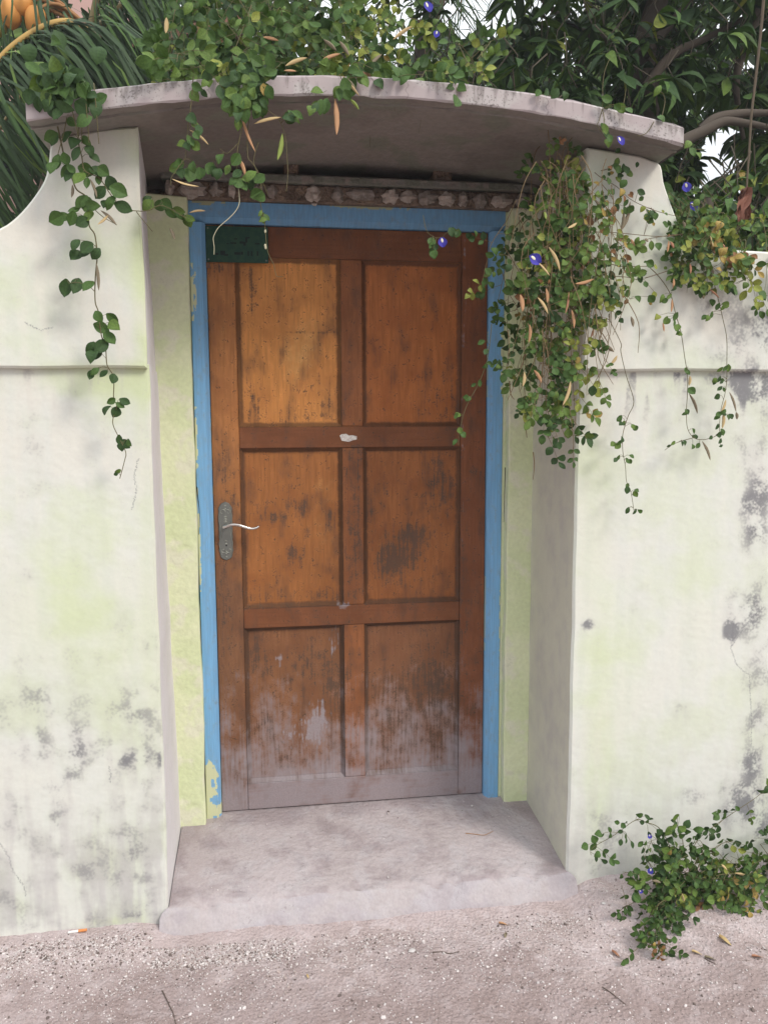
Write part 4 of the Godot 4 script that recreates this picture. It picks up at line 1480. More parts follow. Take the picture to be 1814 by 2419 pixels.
func build_garden():
	# far shrubs close the view under the crowns
	var gaps := []
	for g in [[[Vector3(5.655,4.897,-8)][0], 0.12], [[Vector3(5.727,5.163,-8)][0], 0.09], [[Vector3(5.515,4.639,-8)][0], 0.09], [[Vector3(5.793,4.336,-8)][0], 0.04], [[Vector3(5.988,6.772,-8)][0], 0.06], [[Vector3(5.984,6.33,-8)][0], 0.06], [[Vector3(5.967,6.157,-8)][0], 0.05], [[Vector3(2.46,6.617,-8)][0], 0.16], [[Vector3(2.137,6.531,-8)][0], 0.10], [[Vector3(3.235,6.658,-8)][0], 0.07], [[Vector3(3.647,6.668,-8)][0], 0.05], [[Vector3(2.846,6.551,-8)][0], 0.08], [[Vector3(3.421,5.861,-8)][0], 0.04], [[Vector3(3.346,5.629,-8)][0], 0.05], [[Vector3(3.458,6.124,-8)][0], 0.05], [[Vector3(3.227,6.099,-8)][0], 0.04], [[Vector3(-2.291,6.271,-8)][0], 0.075], [[Vector3(-2.023,5.647,-8)][0], 0.05], [[Vector3(-1.879,5.707,-8)][0], 0.045], [[Vector3(-3.286,4.115,-8)][0], 0.07]]:
		gaps.append(g)
	leaf_cloud("far_shrubbery", "dark mass of shrubs and small trees far behind the wall", 26000, func():
		for tries in 8:
			var x := rng.randf_range(-7.5, 8.5)
			var top := 6.6 + 0.8 * ground_noise.get_noise_1d(x * 4.0) - 2.2 * smoothstep(0.1, 0.6, x) * smoothstep(1.9, 1.2, x)
			var q := Vector3(x, rng.randf() * top, rng.randf_range(-8.0, -6.2))
			if not in_gap(q, gaps): return q
		return Vector3(0, 0.2, -7.0), "long", 0.30, [0.34, 0.30, 0.14, 0.01, 0, 0, 0.21])

	# the pink house wall far behind the palm
	var hs := thing("pink_house", "pale pink house wall glimpsed behind the coconut palm", "house", Vector3(-3.3, 0, -10.5))
	var hw := MB.new()
	box(hw, Vector3(-2.4, -0.1, -1.0), Vector3(1.3, 8.2, 1.0), 0.02)
	put("wall", hw, mat("pink_paint", lin(0.56, 0.36, 0.32), 0.9), hs)
	var hr := MB.new()
	box(hr, Vector3(-2.8, 8.2, -1.5), Vector3(1.7, 8.4, 1.5), 0.02)
	put("roof", hr, mat("roof_red", lin(0.30, 0.10, 0.07), 0.8), hs)

	# the shed with the dark underside
	var sh := thing("garden_shed", "dark open shed with brown roof edge behind the canopy's left half", "shed", Vector3(-0.6, 0, -4.3))
	var rf := MB.new()
	for k in 14:
		var x := -0.63 + k * 0.06
		var q := []
		for i in 7:
			var a := PI * i / 6.0
			q.append([x + 0.03 * (1 - cos(a)), 0.012 * sin(a)])
		for i in 6:
			var y0: float = q[i][1] + 0.30 * (q[i][0] + 0.63)
			var y1: float = q[i + 1][1] + 0.30 * (q[i + 1][0] + 0.63)
			rf.face([Vector3(q[i][0], 4.37 + y0, 0.05), Vector3(q[i + 1][0], 4.37 + y1, 0.05), Vector3(q[i + 1][0], 4.72 + y1, -1.6), Vector3(q[i][0], 4.72 + y0, -1.6)], Vector3.UP)
	put("roof_sheet", rf, mat("rusty_sheet", lin(0.20, 0.12, 0.09), 0.7), sh)
	var fa := MB.new()
	extrude(fa, PackedVector2Array([Vector2(-0.64, 4.27), Vector2(0.22, 4.53), Vector2(0.22, 4.60), Vector2(-0.64, 4.34)]), 0.02, 0.05, 0.004)
	put("fascia_board", fa, mat("brown_board", lin(0.20, 0.10, 0.07), 0.75), sh)
	var bk := MB.new()
	box(bk, Vector3(-0.62, 0, -1.4), Vector3(0.2, 4.6, -1.3), 0.005)
	for x in [-0.62, 0.15]: box(bk, Vector3(x, 0, -1.3), Vector3(x + 0.05, 4.24, 0.0), 0.004)
	put("wall", bk, mat("dark_timber", lin(0.035, 0.032, 0.03), 0.9), sh)

	# coconut palm
	var cp := thing("coconut_palm", "coconut palm with orange nuts and arching fronds behind the left pier", "palm", Vector3(-1.95, 0, -3.3))
	var o := cp.position
	var tk := MB.new()
	var tp := [Vector3(-1.407,3.73,-3.3), Vector3(-1.391,3.842,-3.3), Vector3(-1.376,3.926,-3.3), Vector3(-1.362,3.982,-3.3)]
	var trunk := [Vector3(-0.25, 0, 0), Vector3(-0.1, 1.4, 0)]
	for q in tp: trunk.append(q - o)
	tube(tk, smooth(trunk, 5), 0.09, 0.07, 10)
	put("trunk", tk, mat("palm_bark", lin(0.17, 0.125, 0.09), 0.95), cp)
	var gold := Vector3(0.42, 0.27, 0.085)
	var olive := Vector3(0.17, 0.13, 0.055)
	frond(cp, [Vector3(-1.327,3.847,-3.1), Vector3(-1.355,3.887,-3.1), Vector3(-1.413,3.913,-3.1), Vector3(-1.483,3.914,-3.1), Vector3(-1.57,3.887,-3.1), Vector3(-1.66,3.839,-3.1), Vector3(-1.76,3.767,-3.1), Vector3(-1.844,3.686,-3.1), Vector3(-1.985,3.524,-3.1), Vector3(-2.16,3.236,-3.1), Vector3(-2.314,2.88,-3.1)], 1.05, Vector3(0.60, -0.80, 0.05), Vector3(0.55, -0.9, 0.05), 125, 0.036, [6, 6, 6, 0, 6, 6, 0, 6, 6, 6, 6, 0, 6, 2], gold, 0.10)
	frond(cp, [Vector3(-1.377,3.984,-3.4), Vector3(-1.493,4.075,-3.4), Vector3(-1.602,4.146,-3.4), Vector3(-1.737,4.253,-3.4), Vector3(-1.9,4.323,-3.4), Vector3(-2.118,4.335,-3.4)], 0.8, Vector3(0.35, -0.9, 0.1), Vector3(0.1, -1.0, 0.1), 30, 0.036, [0, 6, 6], olive)
	frond(cp, [Vector3(-1.383,4.037,-3.5), Vector3(-1.352,4.159,-3.5), Vector3(-1.315,4.331,-3.5), Vector3(-1.246,4.59,-3.5), Vector3(-1.074,4.911,-3.5), Vector3(-0.863,5.096,-3.5)], 0.85, Vector3(0.5, -0.5, 0.1), Vector3(0.3, -0.9, 0.1), 34, 0.034, [0, 6, 1], olive)
	frond(cp, [Vector3(-1.39,4.072,-3.6), Vector3(-1.282,4.181,-3.6), Vector3(-1.188,4.274,-3.6), Vector3(-1.048,4.429,-3.6), Vector3(-0.863,4.529,-3.6), Vector3(-0.62,4.517,-3.6)], 0.8, Vector3(0.25, -0.95, 0.0), Vector3(0.2, -1.0, 0.0), 40, 0.032, [0, 6, 6], olive)
	frond(cp, [Vector3(-1.461,4.185,-3.9), Vector3(-1.604,4.115,-3.9), Vector3(-1.765,3.983,-3.9), Vector3(-1.929,3.79,-3.9), Vector3(-2.096,3.536,-3.9), Vector3(-2.297,3.217,-3.9)], 0.9, Vector3(0.55, -0.8, 0.0), Vector3(0.5, -0.85, 0.0), 70, 0.026, [0, 6, 6], olive)
	frond(cp, [Vector3(-1.412,4.144,-3.8), Vector3(-1.306,4.105,-3.8), Vector3(-1.184,4.036,-3.8), Vector3(-1.062,3.952,-3.8), Vector3(-0.941,3.804,-3.8)], 0.6, Vector3(-0.35, -0.9, 0.0), Vector3(-0.2, -1.0, 0.0), 34, 0.010, [0, 6, 6], Vector3(0.045, 0.05, 0.025))
	var nut := mat("coconut_husk", lin(0.56, 0.255, 0.065), 0.55)
	var spots := [Vector3(-1.82,4.026,-3.28), Vector3(-1.663,3.993,-3.28), Vector3(-1.905,3.953,-3.28), Vector3(-1.746,4.079,-3.28)]
	for i in spots.size():
		var c := MB.new()
		var s := 0.072 if i < 2 else 0.062
		egg(c, Vector3.ZERO, Vector3(s, s * 1.22, s), 0.12, 14, 20, 5 + i)
		var nd := put("coconut", c, nut if i != 2 else mat("coconut_green", lin(0.38, 0.30, 0.08), 0.55), cp)
		nd.position = spots[i] - o
		nd.rotation.z = 0.2 - 0.25 * i
	var stalk := MB.new()
	for q in spots:
		var e: Vector3 = q - o
		tube(stalk, smooth([e + Vector3(0, 0.06, 0), e.lerp(spots[1] - o + Vector3(0.25, 0.1, -0.1), 0.5) + Vector3(0, 0.08, 0), spots[1] - o + Vector3(0.32, 0.02, -0.15)], 4), 0.012, 0.014, 6)
	put("fruit_stalk", stalk, mat("stalk", lin(0.33, 0.17, 0.075), 0.8), cp)

	# a second palm whose frond tips hang into the top of the picture
	var p2 := thing("palm_frond_spray", "hanging palm frond tips against white sky above the canopy", "palm", Vector3(-0.2, 0, -5.2))
	var tk2 := MB.new()
	var crown2 := [Vector3(1.565,6.018,-5.25)][0] as Vector3
	tube(tk2, smooth([Vector3(0.9, 0, -0.7), Vector3(0.8, 2.5, -0.65), crown2 - p2.position], 5), 0.12, 0.05, 9)
	for e in [[0.9, 0.35, 0.3], [-0.9, 0.3, -0.4], [0.2, 0.7, -0.9], [0.75, 0.6, -0.5]]:
		frond(p2, [crown2, crown2 + Vector3(e[0] * 0.5, e[1] * 1.1, e[2] * 0.5), crown2 + Vector3(e[0] * 1.2, e[1], e[2] * 1.2), crown2 + Vector3(e[0] * 1.9, e[1] - 0.8, e[2] * 1.9)], 0.7, Vector3(e[0] * 0.5, -0.7, e[2] * 0.5), Vector3(e[0] * 0.6, -0.9, e[2] * 0.6), 20, 0.03, [0, 6, 0], olive, 0.35)
	put("trunk", tk2, mats["palm_bark"], p2)
	frond(p2, [Vector3(1.574,5.99,-5.2), Vector3(1.47,5.752,-5.2), Vector3(1.366,5.514,-5.2), Vector3(1.261,5.313,-5.2), Vector3(1.177,5.191,-5.2)], 0.75, Vector3(-0.5, -0.6, 0.0), Vector3(0.1, -1.0, 0.0), 18, 0.02, [0, 6, 0], olive, 0.35)
	frond(p2, [Vector3(1.556,6.046,-5.3), Vector3(1.387,5.722,-5.3), Vector3(1.239,5.478,-5.3), Vector3(1.048,5.308,-5.3)], 0.75, Vector3(0.6, -0.7, 0.0), Vector3(0.9, -0.6, 0.0), 16, 0.02, [0, 6, 0], olive, 0.35)

	# the large dark tree on the right
	var t0 := Vector3(1.55, 0, -2.5)
	var limbs := [[t0, Vector3(1.50, 1.5, -2.5)] + [Vector3(2.022,3.373,-2.5), Vector3(1.986,3.544,-2.5), Vector3(2,3.755,-2.5), Vector3(2.065,3.993,-2.5), Vector3(2.141,4.308,-2.5)], [Vector3(1.913,3.41,-2.3), Vector3(2.063,3.596,-2.3), Vector3(2.288,3.71,-2.3), Vector3(2.599,3.882,-2.3)], [Vector3(1.956,3.347,-2.4), Vector3(1.807,3.287,-2.4), Vector3(1.725,3.153,-2.4)], [Vector3(2.038,3.64,-2.6), Vector3(1.824,3.787,-2.6), Vector3(1.587,3.852,-2.6), Vector3(1.322,4.043,-2.6)], [Vector3(1.699,2.833,-1.7), Vector3(1.847,2.923,-1.7), Vector3(1.946,2.972,-1.7), Vector3(2.058,3.023,-1.7), Vector3(2.174,3.021,-1.7), Vector3(2.302,3.005,-1.7), Vector3(2.465,2.957,-1.7)], [Vector3(1.961,2.985,-1.75), Vector3(2.036,3.051,-1.75), Vector3(2.177,3.085,-1.75), Vector3(2.331,3.097,-1.75), Vector3(2.491,3.114,-1.75)], [Vector3(2.599,3.882,-2.3), Vector3(2.496,3.621,-2.3), Vector3(2.477,3.414,-2.3), Vector3(2.553,3.078,-2.3)], [Vector3(1.94,3.631,-2.4), Vector3(2.079,3.793,-2.4), Vector3(2.19,3.928,-2.4), Vector3(2.298,4.114,-2.4)]]
	leafy_tree("dark_leafy_tree", "large tree with dark drooping leaves behind the right pier", t0, limbs, 1250, func():
		return Vector3(rng.randf_range(0.85, 3.6), rng.randf_range(2.1, 4.8), rng.randf_range(-3.6, -1.8)), 0.19, [0.36, 0.34, 0.14, 0.02, 0, 0, 0.14], gaps, 0.085)
	leafy_tree("slender_tree", "lighter green tree between the dark tree and the canopy vines", Vector3(0.55, 0, -3.4), [[Vector3(0.55, 0, -3.4), Vector3(0.6, 1.6, -3.4), Vector3(0.75, 3.0, -3.4), Vector3(0.8, 4.2, -3.4)], [Vector3(0.7, 2.8, -3.4), Vector3(0.4, 3.3, -3.2), Vector3(0.1, 3.5, -3.1)], [Vector3(0.75, 3.0, -3.4), Vector3(1.1, 3.4, -3.3), Vector3(1.5, 3.6, -3.2)]], 420, func():
		return Vector3(rng.randf_range(0.1, 2.0), rng.randf_range(2.4, 4.4), rng.randf_range(-4.3, -3.2)), 0.17, [0.22, 0.36, 0.22, 0.05, 0, 0, 0.15], gaps, 0.05, 220)
	leafy_tree("broad_leaf_shrub", "sunny green shrub rising behind the right garden wall", Vector3(1.9, 0, -1.3), [[Vector3(1.9, 0, -1.3), Vector3(1.85, 1.0, -1.25), Vector3(1.75, 1.8, -1.2), Vector3(1.7, 2.5, -1.2)], [Vector3(1.8, 1.5, -1.2), Vector3(1.5, 1.95, -1.1), Vector3(1.3, 2.2, -1.1)]], 230, func():
		var q := Vector3(rng.randf_range(1.15, 2.6), 0, rng.randf_range(-1.6, -0.95))
		q.y = rng.randf_range(1.7, 2.15 + maxf(0.0, q.x - 1.45) * 1.1)
		return q, 0.13, [0.10, 0.36, 0.34, 0.08, 0.02, 0, 0.10], gaps, 0.03, 240)

	# the withered brown leaf sheath that hangs from a cord-like stem
	var dr := thing("withered_leaf_bundle", "withered reddish brown leaf bundle hanging right of the wall pier", "dry leaves", [Vector3(1.698,2.467,-0.9)][0])
	var at := dr.position
	var ends := [Vector3(1.698,2.467,-0.9), Vector3(1.659,2.33,-0.9), Vector3(1.689,2.316,-0.9), Vector3(1.717,2.347,-0.9), Vector3(1.674,2.361,-0.9)]
	for k in 4:
		var mb := MB.new()
		var e: Vector3 = ends[k + 1] - at
		var rows := []
		for i in 8:
			var f := i / 7.0
			var row := []
			for j in 5:
				var s := (j - 2) / 2.0
				var wd := 0.026 * sin(PI * (0.10 + 0.84 * f)) * (1.0 - 0.2 * k)
				row.append(e * f + Vector3(s * wd + 0.006 * sin(f * 7.0 + k), 0.006 * sin(f * 15.0 + j), 0.02 * s * s - 0.012 * k + 0.006 * sin(f * 11.0 + j * 2.0 + k)))
			rows.append(row)
		for i in 7:
			for j in 4:
				mb.face([rows[i][j], rows[i][j + 1], rows[i + 1][j + 1], rows[i + 1][j]], Vector3.BACK)
		put("dry_leaf", mb, mat("withered_%d" % (k % 2), lin(0.235 - 0.05 * (k % 2), 0.105 - 0.025 * (k % 2), 0.075 - 0.02 * (k % 2)), 0.75), dr)
	var cord := MB.new()
	var cl := []
	for q in [Vector3(1.698,2.462,-0.9), Vector3(1.699,2.532,-0.9), Vector3(1.702,2.643,-0.9), Vector3(1.704,2.753,-0.9), Vector3(1.714,2.88,-0.9), Vector3(1.726,3.042,-0.9), Vector3(1.734,3.203,-0.9), Vector3(1.73,3.343,-0.9)]: cl.append(q - at)
	tube(cord, smooth(cl, 4), 0.004, 0.007, 6)
	put("stem", cord, mat("dry_stem", lin(0.11, 0.085, 0.06), 0.9), dr)


# ------------------------------------------------------------------ the butterfly pea
var VS := Vector3(0.13, 0.115, 0.055)      # green-brown stems
const GREEN := [0.30, 0.50, 0.18, 0.02, 0.0, 0.0, 0.0]
const MIXED := [0.17, 0.41, 0.34, 0.06, 0.01, 0.01, 0.0]
const SUNNY := [0.05, 0.26, 0.46, 0.20, 0.02, 0.01, 0.0]


func build_vines():
	# --- left: clump on the canopy's end and the long strand down the pier
	var p := plant("hanging_vine", "long vine with large round leaves hanging down the left pier", "vine", Vector3(-0.78, 2.33, 0.18))
	var main := [Vector3(-0.815,2.278,0.1), Vector3(-0.808,2.239,0.1), Vector3(-0.802,2.203,0.1), Vector3(-0.794,2.161,0.1), Vector3(-0.781,2.127,0.1), Vector3(-0.771,2.1,0.1), Vector3(-0.745,2.077,0.1), Vector3(-0.745,2.015,0.1), Vector3(-0.732,1.991,0.1), Vector3(-0.728,1.955,0.1), Vector3(-0.727,1.941,0.1), Vector3(-0.735,1.882,0.1), Vector3(-0.738,1.822,0.1), Vector3(-0.731,1.794,0.1), Vector3(-0.727,1.74,0.1), Vector3(-0.717,1.7,0.1), Vector3(-0.715,1.659,0.1), Vector3(-0.7,1.627,0.1), Vector3(-0.702,1.572,0.1), Vector3(-0.695,1.552,0.1), Vector3(-0.707,1.51,0.1), Vector3(-0.695,1.473,0.1), Vector3(-0.677,1.431,0.1), Vector3(-0.681,1.406,0.1), Vector3(-0.695,1.359,0.1)]
	var path := smooth(main, 5)
	tube(p.stem, local(p, path), 0.0022, 0.0011, 5)
	var s2 := smooth([Vector3(-0.75,2.274,0.12), Vector3(-0.758,2.218,0.12), Vector3(-0.751,2.174,0.12), Vector3(-0.745,2.141,0.12), Vector3(-0.711,2.125,0.12), Vector3(-0.685,2.086,0.12), Vector3(-0.658,2.053,0.12), Vector3(-0.629,2.048,0.12), Vector3(-0.595,2.049,0.12), Vector3(-0.557,2.063,0.12), Vector3(-0.499,2.033,0.12)], 4)
	tube(p.stem, local(p, s2), 0.0016, 0.001, 4)
	var s3 := smooth([Vector3(-0.737,2.062,0.12), Vector3(-0.726,2.048,0.12), Vector3(-0.704,2.029,0.12), Vector3(-0.673,2.012,0.12)], 3)
	tube(p.stem, local(p, s3), 0.0012, 0.0009, 4)
	var s4 := smooth([Vector3(-0.737,1.845,0.1), Vector3(-0.75,1.858,0.1), Vector3(-0.778,1.869,0.1), Vector3(-0.801,1.866,0.1)], 3)
	tube(p.stem, local(p, s4), 0.001, 0.0008, 4)
	var s5 := smooth([Vector3(-0.626,2.051,0.1), Vector3(-0.615,2.036,0.1), Vector3(-0.587,2.002,0.1)], 3)
	tube(p.stem, local(p, s5), 0.0012, 0.0009, 4)
	var stems := path + s2 + s3 + s4
	listed_leaves(p, [Vector3(-0.814,2.211,0.12), Vector3(-0.783,2.22,0.12), Vector3(-0.761,2.202,0.12), Vector3(-0.762,2.177,0.12), Vector3(-0.736,2.211,0.12), Vector3(-0.721,2.173,0.12), Vector3(-0.731,2.188,0.12), Vector3(-0.813,2.164,0.12), Vector3(-0.819,2.146,0.12), Vector3(-0.797,2.141,0.12), Vector3(-0.784,2.13,0.12), Vector3(-0.777,2.144,0.12), Vector3(-0.79,2.167,0.12), Vector3(-0.743,2.145,0.12), Vector3(-0.756,2.118,0.12), Vector3(-0.718,2.141,0.12), Vector3(-0.699,2.141,0.12), Vector3(-0.713,2.123,0.12), Vector3(-0.739,2.109,0.12), Vector3(-0.821,2.218,0.12)], 0.036, GREEN, stems)
	listed_leaves(p, [Vector3(-0.679,2.111,0.12), Vector3(-0.662,2.09,0.12), Vector3(-0.683,2.063,0.12), Vector3(-0.654,2.054,0.12)], 0.046, [0.8, 0.2], stems)
	listed_leaves(p, [Vector3(-0.702,2.066,0.11), Vector3(-0.711,2.091,0.11), Vector3(-0.82,2.024,0.11), Vector3(-0.806,2.03,0.11), Vector3(-0.783,2.025,0.11), Vector3(-0.758,2.016,0.11), Vector3(-0.778,2.048,0.11), Vector3(-0.758,2.068,0.11), Vector3(-0.742,2.034,0.11), Vector3(-0.747,2.063,0.11), Vector3(-0.729,2.058,0.11), Vector3(-0.78,1.935,0.11), Vector3(-0.758,1.945,0.11), Vector3(-0.729,1.94,0.11), Vector3(-0.775,1.958,0.11), Vector3(-0.748,1.951,0.11)], 0.036, [0.5, 0.45, 0.05], stems)
	listed_leaves(p, [Vector3(-0.813,1.856,0.1), Vector3(-0.785,1.861,0.1), Vector3(-0.752,1.859,0.1), Vector3(-0.725,1.706,0.1), Vector3(-0.755,1.702,0.1), Vector3(-0.745,1.692,0.1), Vector3(-0.744,1.678,0.1)], 0.042, [0.55, 0.4, 0.05], stems)
	listed_leaves(p, [Vector3(-0.728,1.781,0.1), Vector3(-0.698,1.78,0.1), Vector3(-0.725,1.755,0.1), Vector3(-0.691,1.758,0.1), Vector3(-0.704,1.729,0.1)], 0.042, [0.0, 0.4, 0.6], stems)
	listed_leaves(p, [Vector3(-0.758,1.633,0.09), Vector3(-0.745,1.641,0.09), Vector3(-0.728,1.637,0.09), Vector3(-0.7,1.623,0.09), Vector3(-0.708,1.565,0.09), Vector3(-0.685,1.554,0.09), Vector3(-0.673,1.564,0.09), Vector3(-0.72,1.54,0.09), Vector3(-0.7,1.536,0.09), Vector3(-0.692,1.463,0.09), Vector3(-0.679,1.451,0.09), Vector3(-0.666,1.455,0.09), Vector3(-0.685,1.445,0.09)], 0.030, [0.5, 0.45, 0.05], stems)
	listed_leaves(p, [Vector3(-0.706,1.371,0.09), Vector3(-0.703,1.379,0.09)], 0.016, GREEN, stems)
	listed_leaves(p, [Vector3(-0.6,2.075,0.05), Vector3(-0.603,2.091,0.05), Vector3(-0.573,2.084,0.05), Vector3(-0.553,2.081,0.05), Vector3(-0.541,2.061,0.05), Vector3(-0.524,2.065,0.05), Vector3(-0.521,2.053,0.05), Vector3(-0.502,2.041,0.05), Vector3(-0.496,2.048,0.05)], 0.036, [0.1, 0.6, 0.3], s2)
	# the clump
	for i in 70:
		var d := Vector3(rng.randfn(0, 0.40), rng.randfn(0, 0.42), rng.randf_range(-0.5, 0.6))
		var q := Vector3(-0.775, 2.318, 0.175) + d * Vector3(0.095, 0.085, 0.05)
		if q.z < 0.155 and q.y < 2.32: q.z = 0.158
		add_leaf(p, q, rng.randf_range(-1.2, 1.2), rng.randf_range(0.032, 0.050), pick([0.55, 0.38, 0.07]))
	for i in 5:
		var q := Vector3(-0.80 + 0.02 * i, 2.33 + rng.randf_range(-0.02, 0.02), rng.randf_range(0.0, 0.08))
		tube(p.stem, local(p, smooth([q, q + Vector3(0.01, 0.01, 0.08), q + Vector3(0.02, -0.06, 0.12), q + Vector3(rng.randf_range(-0.04, 0.04), -0.14, 0.10)], 3)), 0.0018, 0.001, 4)
	var pods := [Vector3(-0.692,2.037,0.12), Vector3(-0.72,2.011,0.12), Vector3(-0.711,2.046,0.12), Vector3(-0.673,2.01,0.12), Vector3(-0.734,2.123,0.12), Vector3(-0.719,2.077,0.12), Vector3(-0.777,2.106,0.12), Vector3(-0.781,2.075,0.12)]
	for i in range(0, pods.size(), 2): pod(p, pods[i], pods[i + 1], 0.010, ["straw", "grey", "grey", "grey"][i / 2])
	pods = [Vector3(-0.729,1.916,0.11), Vector3(-0.726,1.848,0.11)]
	pod(p, pods[0], pods[1], 0.011, "grey", 0.02)
	pods = [Vector3(-0.495,2.062,0.06), Vector3(-0.453,2.068,0.06), Vector3(-0.547,2.021,0.06), Vector3(-0.536,1.991,0.06)]
	pod(p, pods[0], pods[1], 0.007, "straw"); pod(p, pods[2], pods[3], 0.012, "grey")
	finish(p, VS)

	# --- the mound on the canopy
	p = plant("vine_mound", "thick tangle of butterfly pea vine heaped on top of the canopy", "vine", Vector3(-0.15, 2.40, -0.15))
	for i in 86:
		var x := rng.randf_range(-0.56, 0.34)
		var top := 2.46 + 0.48 * smoothstep(0.44, -0.12, x) * smoothstep(-0.75, -0.35, x)
		var a := Vector3(x, rng.randf_range(2.44, top), rng.randf_range(-0.62, 0.02))
		var b := a + Vector3(rng.randf_range(-0.16, 0.16), rng.randf_range(0.0, 0.08), rng.randf_range(0.02, 0.12))
		var c := b + Vector3(rng.randf_range(-0.12, 0.12), rng.randf_range(-0.22, -0.05), rng.randf_range(0.0, 0.08))
		c.y = maxf(c.y, 2.41 - 0.125 * (c.x - 0.03) * (c.x - 0.03))
		strand(p, [a, b, c], 0.030 if x < 0.05 else 0.025, 0.031, MIXED if x < -0.05 else SUNNY, 0.0016)
	for i in 20:
		var x := rng.randf_range(-0.5, 0.25)
		var a := Vector3(x, 2.41, rng.randf_range(-0.2, 0.05))
		strand(p, [a, a + Vector3(rng.randf_range(-0.05, 0.05), 0.02, 0.10), a + Vector3(rng.randf_range(-0.06, 0.06), -rng.randf_range(0.0, 0.03), 0.17)], 0.034, 0.035, MIXED, 0.0014)
	pods = [Vector3(-0.292,2.497,0.1), Vector3(-0.253,2.491,0.1), Vector3(-0.236,2.43,0.1), Vector3(-0.18,2.453,0.1), Vector3(-0.141,2.449,0.1), Vector3(-0.093,2.468,0.1), Vector3(-0.24,2.418,0.1), Vector3(-0.208,2.418,0.1), Vector3(-0.136,2.5,0.1), Vector3(-0.103,2.475,0.1), Vector3(-0.095,2.499,0.1), Vector3(-0.07,2.465,0.1), Vector3(0.048,2.512,0.1), Vector3(0.099,2.548,0.1), Vector3(-0.016,2.441,0.1), Vector3(0.018,2.474,0.1)]
	for i in range(0, pods.size(), 2): pod(p, pods[i], pods[i + 1], 0.012, ["tan", "straw", "tan", "tan", "grey", "grey", "straw", "grey"][i / 2], 0.03)
	pods = [Vector3(-0.536,2.538,0.08), Vector3(-0.539,2.5,0.08)]
	pod(p, pods[0], pods[1], 0.014, "straw", 0.03)
	for l in p.leaves:   # what lies on the slab stays on it
		var q: Vector3 = l[0].origin + p.origin
		var sy := 2.397 - 0.125 * (q.x - 0.03) * (q.x - 0.03)
		if q.z < 0.150 and q.y < sy + 0.012: l[0].origin.y += sy + rng.randf_range(0.012, 0.05) - q.y
	flower(p, [Vector3(0.139,2.598,0.1)][0], 0.028, 0.4)
	flower(p, [Vector3(0.174,2.555,0.05)][0], 0.019, -0.3)
	finish(p, VS)

	# --- strands hanging from the canopy's front edge
	var g := "vine strands hanging from the canopy edge"
	p = plant("vine_strand", "short leafy vine strand over the canopy edge, left of the green plate", "vine", [Vector3(-0.466,2.34,0.16)][0], g)
	var st := smooth([Vector3(-0.467,2.365,0.165), Vector3(-0.471,2.327,0.165), Vector3(-0.476,2.288,0.165), Vector3(-0.482,2.258,0.165), Vector3(-0.487,2.216,0.165), Vector3(-0.491,2.182,0.165), Vector3(-0.496,2.165,0.165), Vector3(-0.527,2.123,0.165), Vector3(-0.53,2.102,0.165)], 4)
	tube(p.stem, local(p, st), 0.0013, 0.0008, 4)
	listed_leaves(p, [Vector3(-0.457,2.335,0.17), Vector3(-0.465,2.32,0.17), Vector3(-0.442,2.328,0.17), Vector3(-0.461,2.218,0.17), Vector3(-0.466,2.248,0.17), Vector3(-0.5,2.201,0.17), Vector3(-0.477,2.206,0.17), Vector3(-0.465,2.195,0.17), Vector3(-0.485,2.194,0.17), Vector3(-0.456,2.233,0.17), Vector3(-0.473,2.259,0.17)], 0.030, [0.15, 0.6, 0.25], st)
	listed_leaves(p, [Vector3(-0.52,2.152,0.14), Vector3(-0.505,2.137,0.14), Vector3(-0.473,2.15,0.14), Vector3(-0.485,2.134,0.14), Vector3(-0.461,2.143,0.14), Vector3(-0.512,2.158,0.14)], 0.036, [0.2, 0.6, 0.2], st)
	pods = [Vector3(-0.48,2.236,0.17), Vector3(-0.434,2.202,0.17), Vector3(-0.526,2.116,0.17), Vector3(-0.46,2.1,0.17)]
	pod(p, pods[0], pods[1], 0.008, "straw"); pod(p, pods[2], pods[3], 0.009, "straw", -0.08)
	finish(p, VS)

	p = plant("vine_strand", "leafy vine strand over the canopy centre ending in a pale curled tendril", "vine", [Vector3(-0.329,2.345,0.165)][0], g)
	st = smooth([Vector3(-0.318,2.388,0.17), Vector3(-0.329,2.343,0.17), Vector3(-0.339,2.31,0.17), Vector3(-0.344,2.276,0.17), Vector3(-0.354,2.231,0.17), Vector3(-0.362,2.197,0.17), Vector3(-0.365,2.163,0.17), Vector3(-0.364,2.13,0.17), Vector3(-0.362,2.098,0.17)], 4)
	tube(p.stem, local(p, st), 0.0016, 0.0010, 4)
	var br := smooth([Vector3(-0.323,2.327,0.17), Vector3(-0.333,2.266,0.17), Vector3(-0.337,2.221,0.17), Vector3(-0.337,2.176,0.17), Vector3(-0.327,2.163,0.17), Vector3(-0.31,2.137,0.17), Vector3(-0.304,2.109,0.17), Vector3(-0.309,2.063,0.17)], 4)
	tube(p.stem, local(p, br), 0.0012, 0.0008, 4)
	var br2 := smooth([Vector3(-0.362,2.208,0.17), Vector3(-0.378,2.191,0.17), Vector3(-0.392,2.182,0.17), Vector3(-0.407,2.195,0.17)], 3)
	tube(p.stem, local(p, br2), 0.0012, 0.0007, 4)
	for i in 60:
		var q := st[rng.randi_range(0, 12)] as Vector3
		add_leaf(p, q + Vector3(rng.randfn(0, 0.028), rng.randf_range(-0.03, 0.03), rng.randf_range(0.0, 0.04)), rng.randf_range(-1.1, 1.1), rng.randf_range(0.026, 0.040), pick([0.2, 0.55, 0.25]))
